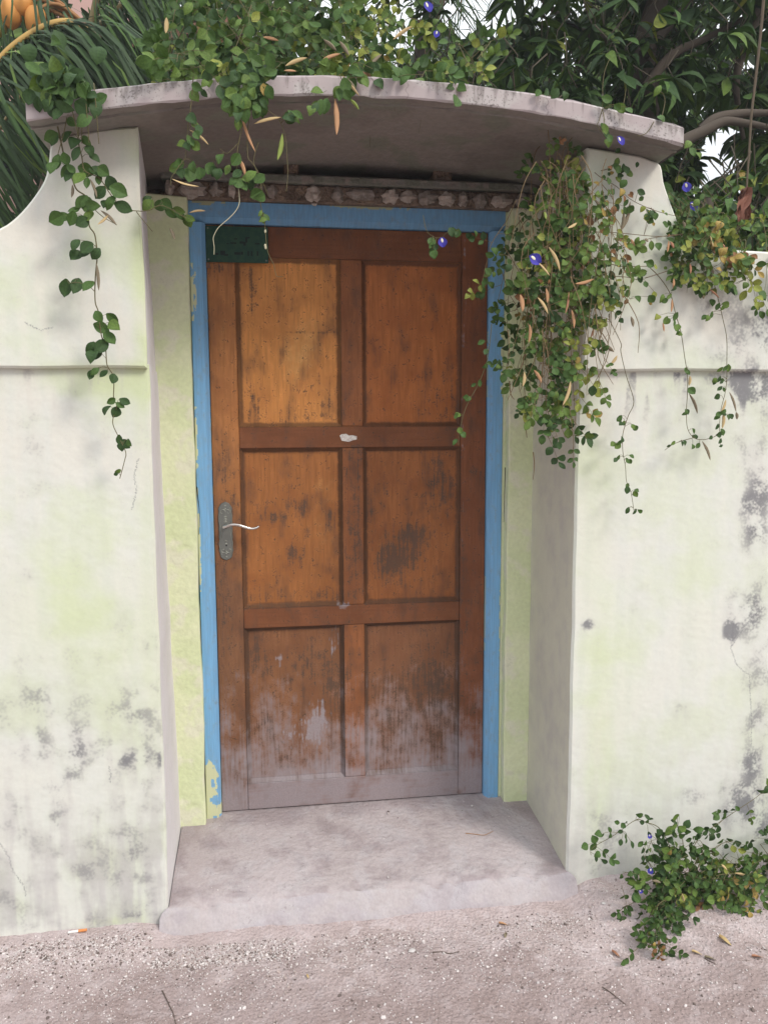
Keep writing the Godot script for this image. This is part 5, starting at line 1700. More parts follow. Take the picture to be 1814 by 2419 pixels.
	listed_leaves(p, [Vector3(-0.368,2.332,0.17), Vector3(-0.356,2.359,0.17), Vector3(-0.384,2.328,0.17), Vector3(-0.377,2.294,0.17), Vector3(-0.353,2.291,0.17), Vector3(-0.369,2.279,0.17), Vector3(-0.424,2.139,0.17), Vector3(-0.404,2.167,0.17), Vector3(-0.412,2.132,0.17), Vector3(-0.389,2.145,0.17), Vector3(-0.368,2.165,0.17), Vector3(-0.365,2.13,0.17), Vector3(-0.342,2.12,0.17), Vector3(-0.326,2.112,0.17), Vector3(-0.31,2.121,0.17), Vector3(-0.362,2.107,0.17), Vector3(-0.374,2.111,0.17), Vector3(-0.35,2.104,0.17), Vector3(-0.33,2.124,0.17), Vector3(-0.432,2.147,0.17), Vector3(-0.319,2.085,0.17), Vector3(-0.311,2.078,0.17)], 0.033, [0.15, 0.6, 0.25], st + br + br2)
	var te := MB.new()
	tube(te, local(p, smooth([Vector3(-0.362,2.099,0.17), Vector3(-0.361,2.065,0.17), Vector3(-0.371,2.043,0.17), Vector3(-0.388,2.025,0.17), Vector3(-0.402,2.013,0.17), Vector3(-0.416,2,0.17), Vector3(-0.425,1.985,0.17), Vector3(-0.429,1.973,0.17), Vector3(-0.427,1.953,0.17), Vector3(-0.428,1.934,0.17)], 5)), 0.0012, 0.0008, 5)
	put("tendril", te, mat("tendril", lin(0.46, 0.44, 0.30), 0.7), p.node)
	pods = [Vector3(-0.35,2.275,0.175), Vector3(-0.318,2.188,0.175), Vector3(-0.36,2.171,0.175), Vector3(-0.345,2.129,0.175)]
	pod(p, pods[0], pods[1], 0.009, "tan", -0.04); pod(p, pods[2], pods[3], 0.012, "tan")
	pods = [Vector3(-0.32,2.256,0.175), Vector3(-0.252,2.275,0.175)]
	pod(p, pods[0], pods[1], 0.013, "straw", 0.05)
	finish(p, VS)

	p = plant("vine_strand", "thin vine strand reaching down past the green plate to the door", "vine", [Vector3(-0.288,2.338,0.16)][0], g)
	st = smooth([Vector3(-0.319,2.322,0.165), Vector3(-0.296,2.3,0.165), Vector3(-0.261,2.277,0.165), Vector3(-0.247,2.249,0.165), Vector3(-0.241,2.226,0.165), Vector3(-0.238,2.175,0.165), Vector3(-0.237,2.14,0.165), Vector3(-0.242,2.097,0.165)], 4)
	tube(p.stem, local(p, st), 0.0011, 0.0008, 4)
	var lower := smooth([Vector3(-0.305,2.136,0.14), Vector3(-0.308,2.104,0.14), Vector3(-0.308,2.072,0.14), Vector3(-0.302,2.043,0.14), Vector3(-0.298,2.024,0.14), Vector3(-0.297,2.002,0.14), Vector3(-0.293,1.957,0.14), Vector3(-0.285,1.934,0.14), Vector3(-0.277,1.918,0.14), Vector3(-0.274,1.902,0.14), Vector3(-0.269,1.888,0.14), Vector3(-0.253,1.888,0.14)], 4)
	tube(p.stem, local(p, lower), 0.0011, 0.0007, 4)
	var join := smooth([Vector3(-0.31,2.22,0.15), Vector3(-0.323,2.169,0.15), Vector3(-0.3,2.119,0.15), Vector3(-0.288,2.092,0.15)], 4)
	tube(p.stem, local(p, join), 0.0010, 0.0008, 4)
	listed_leaves(p, [Vector3(-0.229,2.278,0.17), Vector3(-0.217,2.267,0.17), Vector3(-0.223,2.286,0.17), Vector3(-0.233,2.272,0.17), Vector3(-0.211,2.277,0.17), Vector3(-0.303,2.332,0.17), Vector3(-0.292,2.313,0.17), Vector3(-0.308,2.29,0.17), Vector3(-0.319,2.304,0.17), Vector3(-0.287,2.344,0.17), Vector3(-0.314,2.278,0.17), Vector3(-0.296,2.29,0.17)], 0.032, [0.1, 0.55, 0.35], st)
	listed_leaves(p, [Vector3(-0.319,2.089,0.145), Vector3(-0.313,2.096,0.145), Vector3(-0.301,2.036,0.145), Vector3(-0.31,2.042,0.145), Vector3(-0.293,2.036,0.145), Vector3(-0.303,2.025,0.145)], 0.024, [0.0, 0.4, 0.6], lower)
	pods = [Vector3(-0.249,2.239,0.165), Vector3(-0.263,2.174,0.165)]
	pod(p, pods[0], pods[1], 0.016, "green", 0.05)
	var knot := MB.new()
	for q in [[Vector3(-0.297,2.002,0.14)][0], [Vector3(-0.298,1.966,0.14)][0], [Vector3(-0.297,1.961,0.14)][0]]: blob(knot, q - p.origin, Vector3(0.003, 0.0045, 0.003), 0.3, 4, 6, 2)
	put("bud", knot, mats["tendril"], p.node)
	finish(p, VS)

	p = plant("vine_strand", "small vine strand with a thick tan pod over the canopy edge", "vine", [Vector3(-0.094,2.369,0.165)][0], g)
	st = smooth([Vector3(-0.102,2.39,0.165), Vector3(-0.094,2.372,0.165), Vector3(-0.1,2.352,0.165), Vector3(-0.115,2.34,0.165), Vector3(-0.143,2.323,0.165), Vector3(-0.16,2.31,0.165)], 4)
	tube(p.stem, local(p, st), 0.0014, 0.0009, 4)
	listed_leaves(p, [Vector3(-0.095,2.341,0.175), Vector3(-0.079,2.345,0.175), Vector3(-0.107,2.344,0.175), Vector3(-0.089,2.353,0.175), Vector3(-0.104,2.333,0.175), Vector3(-0.042,2.378,0.175), Vector3(-0.067,2.388,0.175), Vector3(-0.054,2.393,0.175), Vector3(-0.038,2.367,0.175), Vector3(-0.152,2.303,0.175), Vector3(-0.14,2.308,0.175), Vector3(-0.167,2.295,0.175), Vector3(-0.136,2.314,0.175), Vector3(-0.16,2.311,0.175), Vector3(-0.179,2.289,0.175), Vector3(-0.071,2.373,0.175), Vector3(-0.085,2.33,0.175)], 0.034, [0.05, 0.55, 0.4], st)
	pods = [Vector3(-0.115,2.323,0.18), Vector3(-0.112,2.237,0.18), Vector3(-0.078,2.326,0.18), Vector3(-0.054,2.301,0.18), Vector3(-0.095,2.381,0.18), Vector3(-0.053,2.335,0.18), Vector3(-0.083,2.374,0.18), Vector3(-0.063,2.352,0.18)]
	pod(p, pods[0], pods[1], 0.017, "tan", 0.03); pod(p, pods[2], pods[3], 0.010, "green"); pod(p, pods[4], pods[5], 0.009, "straw", 0.0); pod(p, pods[6], pods[7], 0.008, "grey")
	finish(p, VS)

	# --- sparse shoots along the canopy's right half
	p = plant("vine_strand", "wispy vine shoots standing and trailing on the canopy's right half", "vine", [Vector3(0.633,2.36,0.1)][0], g)
	for e in [[Vector3(0.646,2.386,0.08), Vector3(0.641,2.427,0.08), Vector3(0.646,2.474,0.08), Vector3(0.661,2.51,0.08)], [Vector3(0.7,2.372,0.08), Vector3(0.707,2.406,0.08), Vector3(0.71,2.431,0.08)], [Vector3(0.807,2.344,0.1), Vector3(0.817,2.395,0.1), Vector3(0.807,2.418,0.1), Vector3(0.785,2.419,0.1)], [Vector3(0.44,2.412,0.05), Vector3(0.491,2.414,0.05), Vector3(0.523,2.407,0.05)], [Vector3(0.61,2.344,0.155), Vector3(0.602,2.315,0.155), Vector3(0.598,2.299,0.155), Vector3(0.626,2.267,0.155)], [Vector3(0.759,2.319,0.155), Vector3(0.739,2.289,0.155), Vector3(0.712,2.279,0.155)], [Vector3(0.84,2.27,0.15), Vector3(0.878,2.255,0.15), Vector3(0.916,2.255,0.15)]]:
		var one := MB.new()
		tube(one, local(p, smooth(e, 4)), 0.0013, 0.0008, 4)
		put("stem", one, mat("stem_130", lin(VS.x, VS.y, VS.z), 0.8), p.node)
	listed_leaves(p, [Vector3(0.605,2.293,0.16), Vector3(0.617,2.278,0.16), Vector3(0.624,2.262,0.16), Vector3(0.61,2.286,0.16), Vector3(0.631,2.258,0.16), Vector3(0.621,2.359,0.16), Vector3(0.614,2.363,0.16), Vector3(0.644,2.344,0.16), Vector3(0.658,2.345,0.16), Vector3(0.676,2.336,0.16), Vector3(0.443,2.37,0.16), Vector3(0.469,2.37,0.16), Vector3(0.492,2.363,0.16), Vector3(0.772,2.322,0.16), Vector3(0.781,2.328,0.16), Vector3(0.873,2.243,0.16), Vector3(0.853,2.259,0.16), Vector3(0.887,2.231,0.16), Vector3(0.756,2.391,0.16), Vector3(0.426,2.373,0.16)], 0.028, [0.2, 0.55, 0.25], [[Vector3(0.61,2.344,0.155)][0]])
	flower(p, [Vector3(0.655,2.259,0.17)][0], 0.026, 0.5)
	finish(p, VS)

	# --- the curtain over the right jamb
	p = plant("vine_curtain", "dense curtain of vine hanging from the canopy over the right pier", "vine", Vector3(0.55, 2.2, 0.06))
	var low := [[0.33, 1.86], [0.37, 1.74], [0.42, 1.66], [0.48, 1.52], [0.54, 1.45], [0.61, 1.50], [0.70, 1.72], [0.78, 1.95]]
	for i in 54:
		var x := rng.randf_range(0.40, 0.675)
		var y0 := rng.randf_range(1.95, 2.27) if x > 0.47 else rng.randf_range(1.85, 2.1)
		var z0 := rng.randf_range(-0.10, 0.13)
		if x > 0.60: z0 = rng.randf_range(0.04, 0.14)
		var lim := 1.5
		for k in low.size() - 1:
			if x >= low[k][0] and x <= low[k + 1][0]: lim = lerpf(low[k][1], low[k + 1][1], (x - low[k][0]) / (low[k + 1][0] - low[k][0]))
		var y1 := lerpf(y0, lim, sqrt(rng.randf()) * 0.95)
		var dx := rng.randf_range(-0.07, 0.05)
		var a := Vector3(x, y0, z0)
		var b := Vector3(x + dx, y1, minf(z0, 0.10) + rng.randf_range(-0.02, 0.03))
		var m := a.lerp(b, 0.5) + Vector3(rng.randf_range(-0.03, 0.03), 0, 0.02)
		strand(p, [a + Vector3(rng.randf_range(-0.05, 0.05), 0.06, 0), a, m, b], rng.randf_range(0.016, 0.028), 0.050, GREEN if rng.randf() < 0.15 else (MIXED if x < 0.50 else SUNNY), 0.0014, 0.03, 0.78)
	for e in [[Vector3(0.466,1.765,0.12), Vector3(0.469,1.705,0.12), Vector3(0.478,1.655,0.12), Vector3(0.458,1.604,0.12), Vector3(0.448,1.553,0.12), Vector3(0.47,1.512,0.12)], [Vector3(0.5,1.738,0.1), Vector3(0.491,1.676,0.1), Vector3(0.503,1.61,0.1), Vector3(0.487,1.564,0.1), Vector3(0.499,1.507,0.1), Vector3(0.495,1.46,0.1), Vector3(0.522,1.465,0.1)], [Vector3(0.566,1.697,0.1), Vector3(0.557,1.62,0.1), Vector3(0.537,1.553,0.1), Vector3(0.535,1.496,0.1), Vector3(0.547,1.459,0.1)], [Vector3(0.545,1.578,0.12), Vector3(0.564,1.449,0.12), Vector3(0.557,1.413,0.12)], [Vector3(0.378,1.764,0.08), Vector3(0.384,1.687,0.08), Vector3(0.371,1.652,0.08)], [Vector3(0.445,1.712,0.04), Vector3(0.435,1.649,0.04), Vector3(0.445,1.586,0.04), Vector3(0.445,1.544,0.04)]]:
		strand(p, e, 0.024, 0.036, GREEN, 0.0012, 0.04)
	# bare stems and dry twigs among the leaves
	for i in 46:
		var x := rng.randf_range(0.42, 0.70)
		var y := rng.randf_range(1.75, 2.25)
		var a := Vector3(x, y, rng.randf_range(0.0, 0.15))
		tube(p.stem, local(p, smooth([a, a + Vector3(rng.randf_range(-0.05, 0.05), -0.08, 0.02), a + Vector3(rng.randf_range(-0.08, 0.08), -rng.randf_range(0.12, 0.3), rng.randf_range(-0.02, 0.02))], 4)), rng.randf_range(0.0012, 0.0022), 0.0008, 4)
	# dry straw threads low down
	for e in [[Vector3(0.45,1.507,0.02), Vector3(0.456,1.48,0.02), Vector3(0.459,1.458,0.02)], [Vector3(0.479,1.415,0.02), Vector3(0.483,1.377,0.02), Vector3(0.48,1.333,0.02)], [Vector3(0.397,1.623,0.04), Vector3(0.401,1.586,0.04), Vector3(0.412,1.57,0.04)], [Vector3(0.449,1.898,0.1), Vector3(0.445,1.788,0.1), Vector3(0.433,1.707,0.1)]]:
		tube(p.stem, local(p, smooth(e, 4)), 0.0022, 0.001, 4)
	pods = [Vector3(0.39,1.852,0.15), Vector3(0.397,1.807,0.15), Vector3(0.44,1.845,0.15), Vector3(0.47,1.802,0.15), Vector3(0.463,1.87,0.15), Vector3(0.467,1.831,0.15), Vector3(0.538,1.813,0.15), Vector3(0.546,1.763,0.15), Vector3(0.469,1.98,0.15), Vector3(0.502,1.917,0.15), Vector3(0.437,1.94,0.15), Vector3(0.473,1.904,0.15), Vector3(0.454,2.073,0.15), Vector3(0.459,2.054,0.15), Vector3(0.433,1.648,0.15), Vector3(0.455,1.613,0.15), Vector3(0.405,1.643,0.15), Vector3(0.401,1.603,0.15), Vector3(0.54,1.618,0.15), Vector3(0.518,1.551,0.15), Vector3(0.418,1.772,0.15), Vector3(0.416,1.722,0.15), Vector3(0.529,1.862,0.15), Vector3(0.52,1.802,0.15), Vector3(0.6,1.898,0.15), Vector3(0.547,1.884,0.15), Vector3(0.548,2.047,0.15), Vector3(0.522,2.032,0.15)]
	for i in range(0, pods.size(), 2): pod(p, pods[i], pods[i + 1], 0.011 if i > 0 else 0.016, ["tan", "straw", "tan", "tan", "straw", "straw", "green", "tan", "straw", "straw", "tan", "rust", "tan", "straw"][i / 2])
	flower(p, [Vector3(0.425,1.944,0.16)][0], 0.034, 0.9)
	for i in 26:
		var q := Vector3(rng.randf_range(0.60, 0.74), rng.randf_range(1.85, 2.18), rng.randf_range(0.06, 0.13))
		add_leaf(p, q, rng.randf_range(-1.3, 1.3), rng.randf_range(0.014, 0.028), 5 if rng.randf() < 0.7 else 4)
	finish(p, Vector3(0.19, 0.135, 0.07))

	p = plant("door_vine_sprig", "thin vine sprig with small leaves hanging across the door's right stile", "vine", [Vector3(0.321,1.704,0.06)][0])
	st = smooth([Vector3(0.336,1.782,0.06), Vector3(0.328,1.704,0.06), Vector3(0.315,1.652,0.06), Vector3(0.295,1.606,0.06), Vector3(0.27,1.563,0.06), Vector3(0.254,1.521,0.06), Vector3(0.245,1.474,0.06), Vector3(0.241,1.441,0.06)], 4)
	tube(p.stem, local(p, st), 0.0011, 0.0008, 4)
	listed_leaves(p, [Vector3(0.3,1.615,0.065), Vector3(0.282,1.61,0.065), Vector3(0.269,1.571,0.065), Vector3(0.257,1.576,0.065), Vector3(0.239,1.525,0.065), Vector3(0.229,1.523,0.065), Vector3(0.245,1.481,0.065), Vector3(0.253,1.468,0.065), Vector3(0.233,1.448,0.065), Vector3(0.314,1.665,0.065), Vector3(0.319,1.704,0.065), Vector3(0.306,1.73,0.065)], 0.020, [0.2, 0.6, 0.2], st)
	finish(p, VS)

	p = plant("door_vine_sprig", "small leafy sprig with one violet flower below the frame head", "vine", [Vector3(0.206,2.068,0.02)][0])
	st = smooth([Vector3(0.145,2.085,0.02), Vector3(0.155,2.043,0.02), Vector3(0.178,2.026,0.02), Vector3(0.2,2.027,0.02), Vector3(0.214,2.04,0.02), Vector3(0.246,2.045,0.02)], 4)
	tube(p.stem, local(p, st), 0.0010, 0.0008, 4)
	listed_leaves(p, [Vector3(0.231,2.044,0.025), Vector3(0.245,2.04,0.025), Vector3(0.236,2.031,0.025), Vector3(0.165,2.003,0.025), Vector3(0.177,1.999,0.025), Vector3(0.17,1.985,0.025), Vector3(0.179,1.981,0.025), Vector3(0.174,1.977,0.025), Vector3(0.167,2.012,0.025), Vector3(0.222,2.037,0.025)], 0.024, [0.3, 0.6, 0.1], st)
	flower(p, [Vector3(0.198,2.011,0.03)][0], 0.027, 0.2)
	finish(p, VS)

	# --- over the right wall: crossing stems, pods and three long strands
	p = plant("wall_vine", "net of thin vine stems and dry pods spread over the right pier's upper face", "vine", Vector3(0.8, 2.1, 0.06))
	var net := []
	for e in [[Vector3(0.574,2.034,0.06), Vector3(0.645,2.045,0.06), Vector3(0.716,2.044,0.06), Vector3(0.834,2.038,0.06), Vector3(0.924,2.048,0.06)], [Vector3(0.668,1.983,0.06), Vector3(0.701,1.994,0.06), Vector3(0.8,2.03,0.06), Vector3(0.913,2.048,0.06)], [Vector3(0.602,1.979,0.06), Vector3(0.636,1.969,0.06), Vector3(0.719,1.951,0.06), Vector3(0.764,1.952,0.06), Vector3(0.803,1.953,0.06)], [Vector3(0.793,1.919,0.06), Vector3(0.871,1.944,0.06), Vector3(0.925,1.969,0.06), Vector3(0.962,1.972,0.06)], [Vector3(0.636,2.212,0.05), Vector3(0.655,2.199,0.05), Vector3(0.704,2.175,0.05), Vector3(0.748,2.141,0.05), Vector3(0.822,2.113,0.05), Vector3(0.896,2.098,0.05)], [Vector3(0.678,2.032,0.06), Vector3(0.684,2.001,0.06), Vector3(0.707,1.971,0.06), Vector3(0.72,1.936,0.06), Vector3(0.738,1.879,0.06), Vector3(0.75,1.859,0.06)], [Vector3(0.636,1.949,0.06), Vector3(0.66,1.898,0.06), Vector3(0.655,1.867,0.06), Vector3(0.689,1.837,0.06), Vector3(0.691,1.796,0.06)], [Vector3(0.609,1.938,0.06), Vector3(0.67,1.924,0.06), Vector3(0.737,1.921,0.06), Vector3(0.782,1.911,0.06)], [Vector3(0.655,2.217,0.05), Vector3(0.683,2.226,0.05), Vector3(0.702,2.245,0.05)], [Vector3(0.699,2.243,0.055), Vector3(0.715,2.213,0.055), Vector3(0.713,2.174,0.055), Vector3(0.721,2.157,0.055)], [Vector3(0.602,1.814,0.07), Vector3(0.634,1.855,0.07), Vector3(0.645,1.886,0.07)]]:
		var sp := smooth(e, 5)
		tube(p.stem, local(p, sp), 0.0014, 0.0009, 4)
		net += sp
	listed_leaves(p, [Vector3(0.793,2.094,0.07), Vector3(0.785,2.083,0.07), Vector3(0.805,2.086,0.07), Vector3(0.807,2.01,0.07), Vector3(0.822,2.005,0.07), Vector3(0.659,1.948,0.07), Vector3(0.688,1.923,0.07), Vector3(0.715,1.934,0.07), Vector3(0.732,1.929,0.07), Vector3(0.762,1.855,0.07), Vector3(0.807,1.858,0.07), Vector3(0.813,1.869,0.07), Vector3(0.734,1.873,0.07), Vector3(0.728,1.888,0.07), Vector3(0.744,1.909,0.07), Vector3(0.772,1.914,0.07), Vector3(0.777,1.93,0.07), Vector3(0.798,1.956,0.07), Vector3(0.634,1.855,0.07), Vector3(0.638,1.84,0.07), Vector3(0.629,1.845,0.07), Vector3(0.701,1.851,0.07), Vector3(0.718,1.841,0.07), Vector3(0.907,1.922,0.07), Vector3(0.912,1.938,0.07), Vector3(0.971,1.887,0.07), Vector3(0.977,1.877,0.07), Vector3(0.614,1.791,0.07), Vector3(0.631,1.794,0.07), Vector3(0.647,1.794,0.07), Vector3(0.664,1.789,0.07), Vector3(0.654,1.953,0.07), Vector3(0.672,1.902,0.07), Vector3(0.7,1.898,0.07), Vector3(0.689,1.877,0.07), Vector3(0.711,1.882,0.07), Vector3(0.749,1.924,0.07), Vector3(0.76,1.935,0.07), Vector3(0.789,1.899,0.07), Vector3(0.646,1.83,0.07), Vector3(0.623,1.865,0.07), Vector3(0.648,1.973,0.07), Vector3(0.72,1.965,0.07)], 0.024, [0.25, 0.4, 0.25, 0.08, 0.02], net)
	listed_leaves(p, [Vector3(0.695,2.238,0.07), Vector3(0.688,2.221,0.07), Vector3(0.71,2.219,0.07), Vector3(0.691,2.21,0.07), Vector3(0.715,2.211,0.07), Vector3(0.703,2.198,0.07), Vector3(0.707,2.172,0.07), Vector3(0.703,2.15,0.07), Vector3(0.712,2.152,0.07), Vector3(0.686,2.154,0.07), Vector3(0.762,2.152,0.07), Vector3(0.786,2.087,0.07), Vector3(0.793,2.101,0.07), Vector3(0.803,2.094,0.07), Vector3(0.799,2.079,0.07), Vector3(0.666,2.181,0.07), Vector3(0.676,2.151,0.07), Vector3(0.658,2.12,0.07)], 0.024, [0.3, 0.5, 0.2], net)
	for i in 70:
		var q: Vector3 = net[rng.randi_range(0, net.size() - 1)]
		if q.x < 0.95: add_leaf(p, q + Vector3(rng.randfn(0, 0.03), rng.randfn(0, 0.03), rng.randf_range(0.0, 0.03)), rng.randf_range(-1.4, 1.4), rng.randf_range(0.010, 0.022), pick([0.1, 0.25, 0.3, 0.15, 0.08, 0.12]))
	pods = [Vector3(0.738,2.024,0.08), Vector3(0.749,1.991,0.08), Vector3(0.853,2.022,0.08), Vector3(0.85,1.99,0.08), Vector3(0.858,2.02,0.08), Vector3(0.87,2.002,0.08), Vector3(0.726,1.978,0.08), Vector3(0.732,1.952,0.08), Vector3(0.873,1.917,0.08), Vector3(0.872,1.888,0.08), Vector3(0.922,1.96,0.08), Vector3(0.924,1.931,0.08), Vector3(0.639,1.928,0.08), Vector3(0.646,1.875,0.08), Vector3(0.674,1.88,0.08), Vector3(0.681,1.842,0.08), Vector3(0.714,2.099,0.08), Vector3(0.707,2.047,0.08), Vector3(0.777,2.025,0.08), Vector3(0.773,1.993,0.08), Vector3(0.78,2.026,0.08), Vector3(0.791,2.018,0.08), Vector3(0.681,2.002,0.08), Vector3(0.699,1.962,0.08), Vector3(0.594,1.97,0.08), Vector3(0.622,1.945,0.08), Vector3(0.633,1.772,0.08), Vector3(0.625,1.746,0.08), Vector3(0.657,1.782,0.08), Vector3(0.652,1.759,0.08), Vector3(0.661,1.726,0.08), Vector3(0.697,1.705,0.08), Vector3(0.707,1.695,0.08), Vector3(0.688,1.671,0.08), Vector3(0.745,1.807,0.08), Vector3(0.753,1.777,0.08)]
	for i in range(0, pods.size(), 2): pod(p, pods[i], pods[i + 1], 0.012, ["tan", "tan", "rust", "tan", "tan", "rust", "grey", "tan", "grey", "grey", "grey", "grey", "rust", "rust", "grey", "grey", "straw", "grey"][i / 2])
	pods = [Vector3(0.737,2.129,0.07), Vector3(0.715,2.051,0.07), Vector3(0.629,2.132,0.07), Vector3(0.661,2.094,0.07), Vector3(0.644,2.115,0.07), Vector3(0.631,2.067,0.07), Vector3(0.655,2.081,0.07), Vector3(0.67,2.046,0.07)]
	for i in range(0, pods.size(), 2): pod(p, pods[i], pods[i + 1], 0.013, "grey")
	finish(p, Vector3(0.17, 0.125, 0.075))

	g = "long vine strands on the right wall"
	p = plant("wall_vine_strand", "zigzag bare vine strand nearest the right pier edge, ending in leaf pairs", "vine", [Vector3(0.695,1.797,0.05)][0], g)
	st = smooth([Vector3(0.689,1.817,0.055), Vector3(0.693,1.796,0.055), Vector3(0.728,1.734,0.055), Vector3(0.729,1.708,0.055), Vector3(0.748,1.639,0.055), Vector3(0.774,1.564,0.055), Vector3(0.758,1.521,0.055), Vector3(0.743,1.468,0.055), Vector3(0.744,1.419,0.055), Vector3(0.754,1.37,0.055), Vector3(0.759,1.326,0.055), Vector3(0.774,1.293,0.055), Vector3(0.785,1.238,0.055)], 5)
	tube(p.stem, local(p, st), 0.0014, 0.0009, 4)
	listed_leaves(p, [Vector3(0.727,1.511,0.06), Vector3(0.745,1.5,0.06), Vector3(0.734,1.497,0.06), Vector3(0.768,1.489,0.06), Vector3(0.707,1.438,0.06), Vector3(0.721,1.444,0.06), Vector3(0.729,1.452,0.06), Vector3(0.718,1.433,0.06), Vector3(0.711,1.392,0.06), Vector3(0.72,1.398,0.06), Vector3(0.771,1.4,0.06), Vector3(0.751,1.389,0.06), Vector3(0.766,1.386,0.06), Vector3(0.751,1.302,0.06), Vector3(0.76,1.313,0.06), Vector3(0.783,1.299,0.06), Vector3(0.786,1.288,0.06), Vector3(0.756,1.239,0.06), Vector3(0.765,1.239,0.06), Vector3(0.776,1.237,0.06), Vector3(0.797,1.238,0.06), Vector3(0.722,1.516,0.06), Vector3(0.78,1.486,0.06)], 0.020, [0.35, 0.45, 0.2], st)
	finish(p, VS)
	p = plant("wall_vine_strand", "middle vine strand on the right wall with an upturned side shoot", "vine", [Vector3(0.808,1.955,0.05)][0], g)
	st = smooth([Vector3(0.806,1.954,0.055), Vector3(0.841,1.924,0.055), Vector3(0.877,1.877,0.055), Vector3(0.896,1.82,0.055), Vector3(0.916,1.762,0.055), Vector3(0.93,1.693,0.055), Vector3(0.941,1.64,0.055), Vector3(0.943,1.586,0.055), Vector3(0.942,1.532,0.055), Vector3(0.948,1.483,0.055), Vector3(0.969,1.455,0.055), Vector3(0.999,1.449,0.055), Vector3(1.029,1.455,0.055), Vector3(1.052,1.466,0.055)], 5)
	tube(p.stem, local(p, st), 0.0016, 0.0009, 4)
	br = smooth([Vector3(0.969,1.455,0.055), Vector3(0.929,1.445,0.055), Vector3(0.9,1.434,0.055), Vector3(0.877,1.418,0.055)], 4)
	tube(p.stem, local(p, br), 0.0010, 0.0007, 4)
	listed_leaves(p, [Vector3(0.852,1.855,0.06), Vector3(0.871,1.798,0.06), Vector3(0.854,1.798,0.06), Vector3(0.883,1.793,0.06), Vector3(0.892,1.777,0.06), Vector3(0.904,1.767,0.06), Vector3(0.891,1.811,0.06), Vector3(0.941,1.65,0.06), Vector3(0.955,1.596,0.06), Vector3(0.946,1.594,0.06), Vector3(0.837,1.808,0.06), Vector3(0.907,1.762,0.06), Vector3(0.935,1.655,0.06), Vector3(0.841,1.86,0.06), Vector3(0.863,1.866,0.06)], 0.024, [0.05, 0.35, 0.45, 0.15], st)
	listed_leaves(p, [Vector3(0.94,1.526,0.06), Vector3(0.934,1.532,0.06), Vector3(0.946,1.532,0.06), Vector3(0.954,1.475,0.06), Vector3(0.967,1.458,0.06), Vector3(0.975,1.458,0.06), Vector3(1.02,1.455,0.06), Vector3(1.037,1.463,0.06), Vector3(1.052,1.468,0.06), Vector3(0.894,1.44,0.06), Vector3(0.892,1.431,0.06), Vector3(0.926,1.439,0.06), Vector3(0.932,1.438,0.06), Vector3(0.965,1.428,0.06), Vector3(0.982,1.431,0.06)], 0.018, [0.5, 0.4, 0.1], st + br)
	pods = [Vector3(0.946,1.586,0.06), Vector3(0.975,1.527,0.06), Vector3(0.994,1.444,0.06), Vector3(1.023,1.386,0.06), Vector3(0.946,1.639,0.06), Vector3(0.944,1.61,0.06), Vector3(0.88,1.861,0.06), Vector3(0.879,1.823,0.06), Vector3(0.854,1.793,0.06), Vector3(0.859,1.767,0.06), Vector3(0.999,1.963,0.06), Vector3(1.009,1.92,0.06)]
	for i in range(0, pods.size(), 2): pod(p, pods[i], pods[i + 1], 0.011, ["grey", "grey", "straw", "tan", "tan", "grey"][i / 2])
	finish(p, VS)
	p = plant("wall_vine_strand", "outermost vine strand on the right wall, with paired dark leaves at its end", "vine", [Vector3(0.967,1.974,0.05)][0], g)
	st = smooth([Vector3(0.964,1.973,0.055), Vector3(1.001,1.937,0.055), Vector3(1.027,1.87,0.055), Vector3(1.047,1.806,0.055), Vector3(1.062,1.748,0.055), Vector3(1.066,1.667,0.055), Vector3(1.068,1.629,0.055), Vector3(1.064,1.586,0.055), Vector3(1.054,1.542,0.055), Vector3(1.051,1.488,0.055), Vector3(1.057,1.427,0.055)], 5)
	tube(p.stem, local(p, st), 0.0015, 0.0009, 4)
	listed_leaves(p, [Vector3(0.986,1.81,0.06), Vector3(0.997,1.816,0.06), Vector3(1.025,1.842,0.06), Vector3(1.04,1.845,0.06), Vector3(0.981,1.805,0.06), Vector3(1.031,1.837,0.06), Vector3(1.051,1.661,0.06), Vector3(1.063,1.662,0.06), Vector3(1.043,1.659,0.06)], 0.022, [0.0, 0.3, 0.6, 0.1], st)
	listed_leaves(p, [Vector3(1.035,1.629,0.06), Vector3(1.047,1.624,0.06), Vector3(1.03,1.621,0.06), Vector3(1.053,1.626,0.06), Vector3(1.048,1.602,0.06), Vector3(1.063,1.599,0.06), Vector3(1.034,1.526,0.06), Vector3(1.046,1.534,0.06), Vector3(1.038,1.515,0.06), Vector3(1.058,1.526,0.06), Vector3(1.079,1.518,0.06), Vector3(1.036,1.488,0.06), Vector3(1.052,1.466,0.06), Vector3(1.06,1.471,0.06), Vector3(1.053,1.444,0.06), Vector3(1.054,1.43,0.06), Vector3(1.024,1.626,0.06), Vector3(1.041,1.578,0.06), Vector3(1.076,1.515,0.06)], 0.020, [0.45, 0.4, 0.15], st)
	pods = [Vector3(1.075,1.591,0.06), Vector3(1.1,1.531,0.06), Vector3(1.1,1.531,0.06), Vector3(1.104,1.509,0.06), Vector3(1.065,1.569,0.06), Vector3(1.052,1.531,0.06), Vector3(1.058,1.531,0.06), Vector3(1.057,1.482,0.06), Vector3(0.997,1.892,0.06), Vector3(1.03,1.866,0.06), Vector3(0.971,1.884,0.06), Vector3(0.981,1.863,0.06)]
	for i in range(0, pods.size(), 2): pod(p, pods[i], pods[i + 1], 0.011, ["grey", "grey", "straw", "straw", "rust", "grey"][i / 2])
	finish(p, VS)

	# --- along the top of the right wall
	p = plant("wall_top_vine", "yellowing vine heaped along the top of the right garden wall", "vine", Vector3(1.15, 2.02, 0.0))
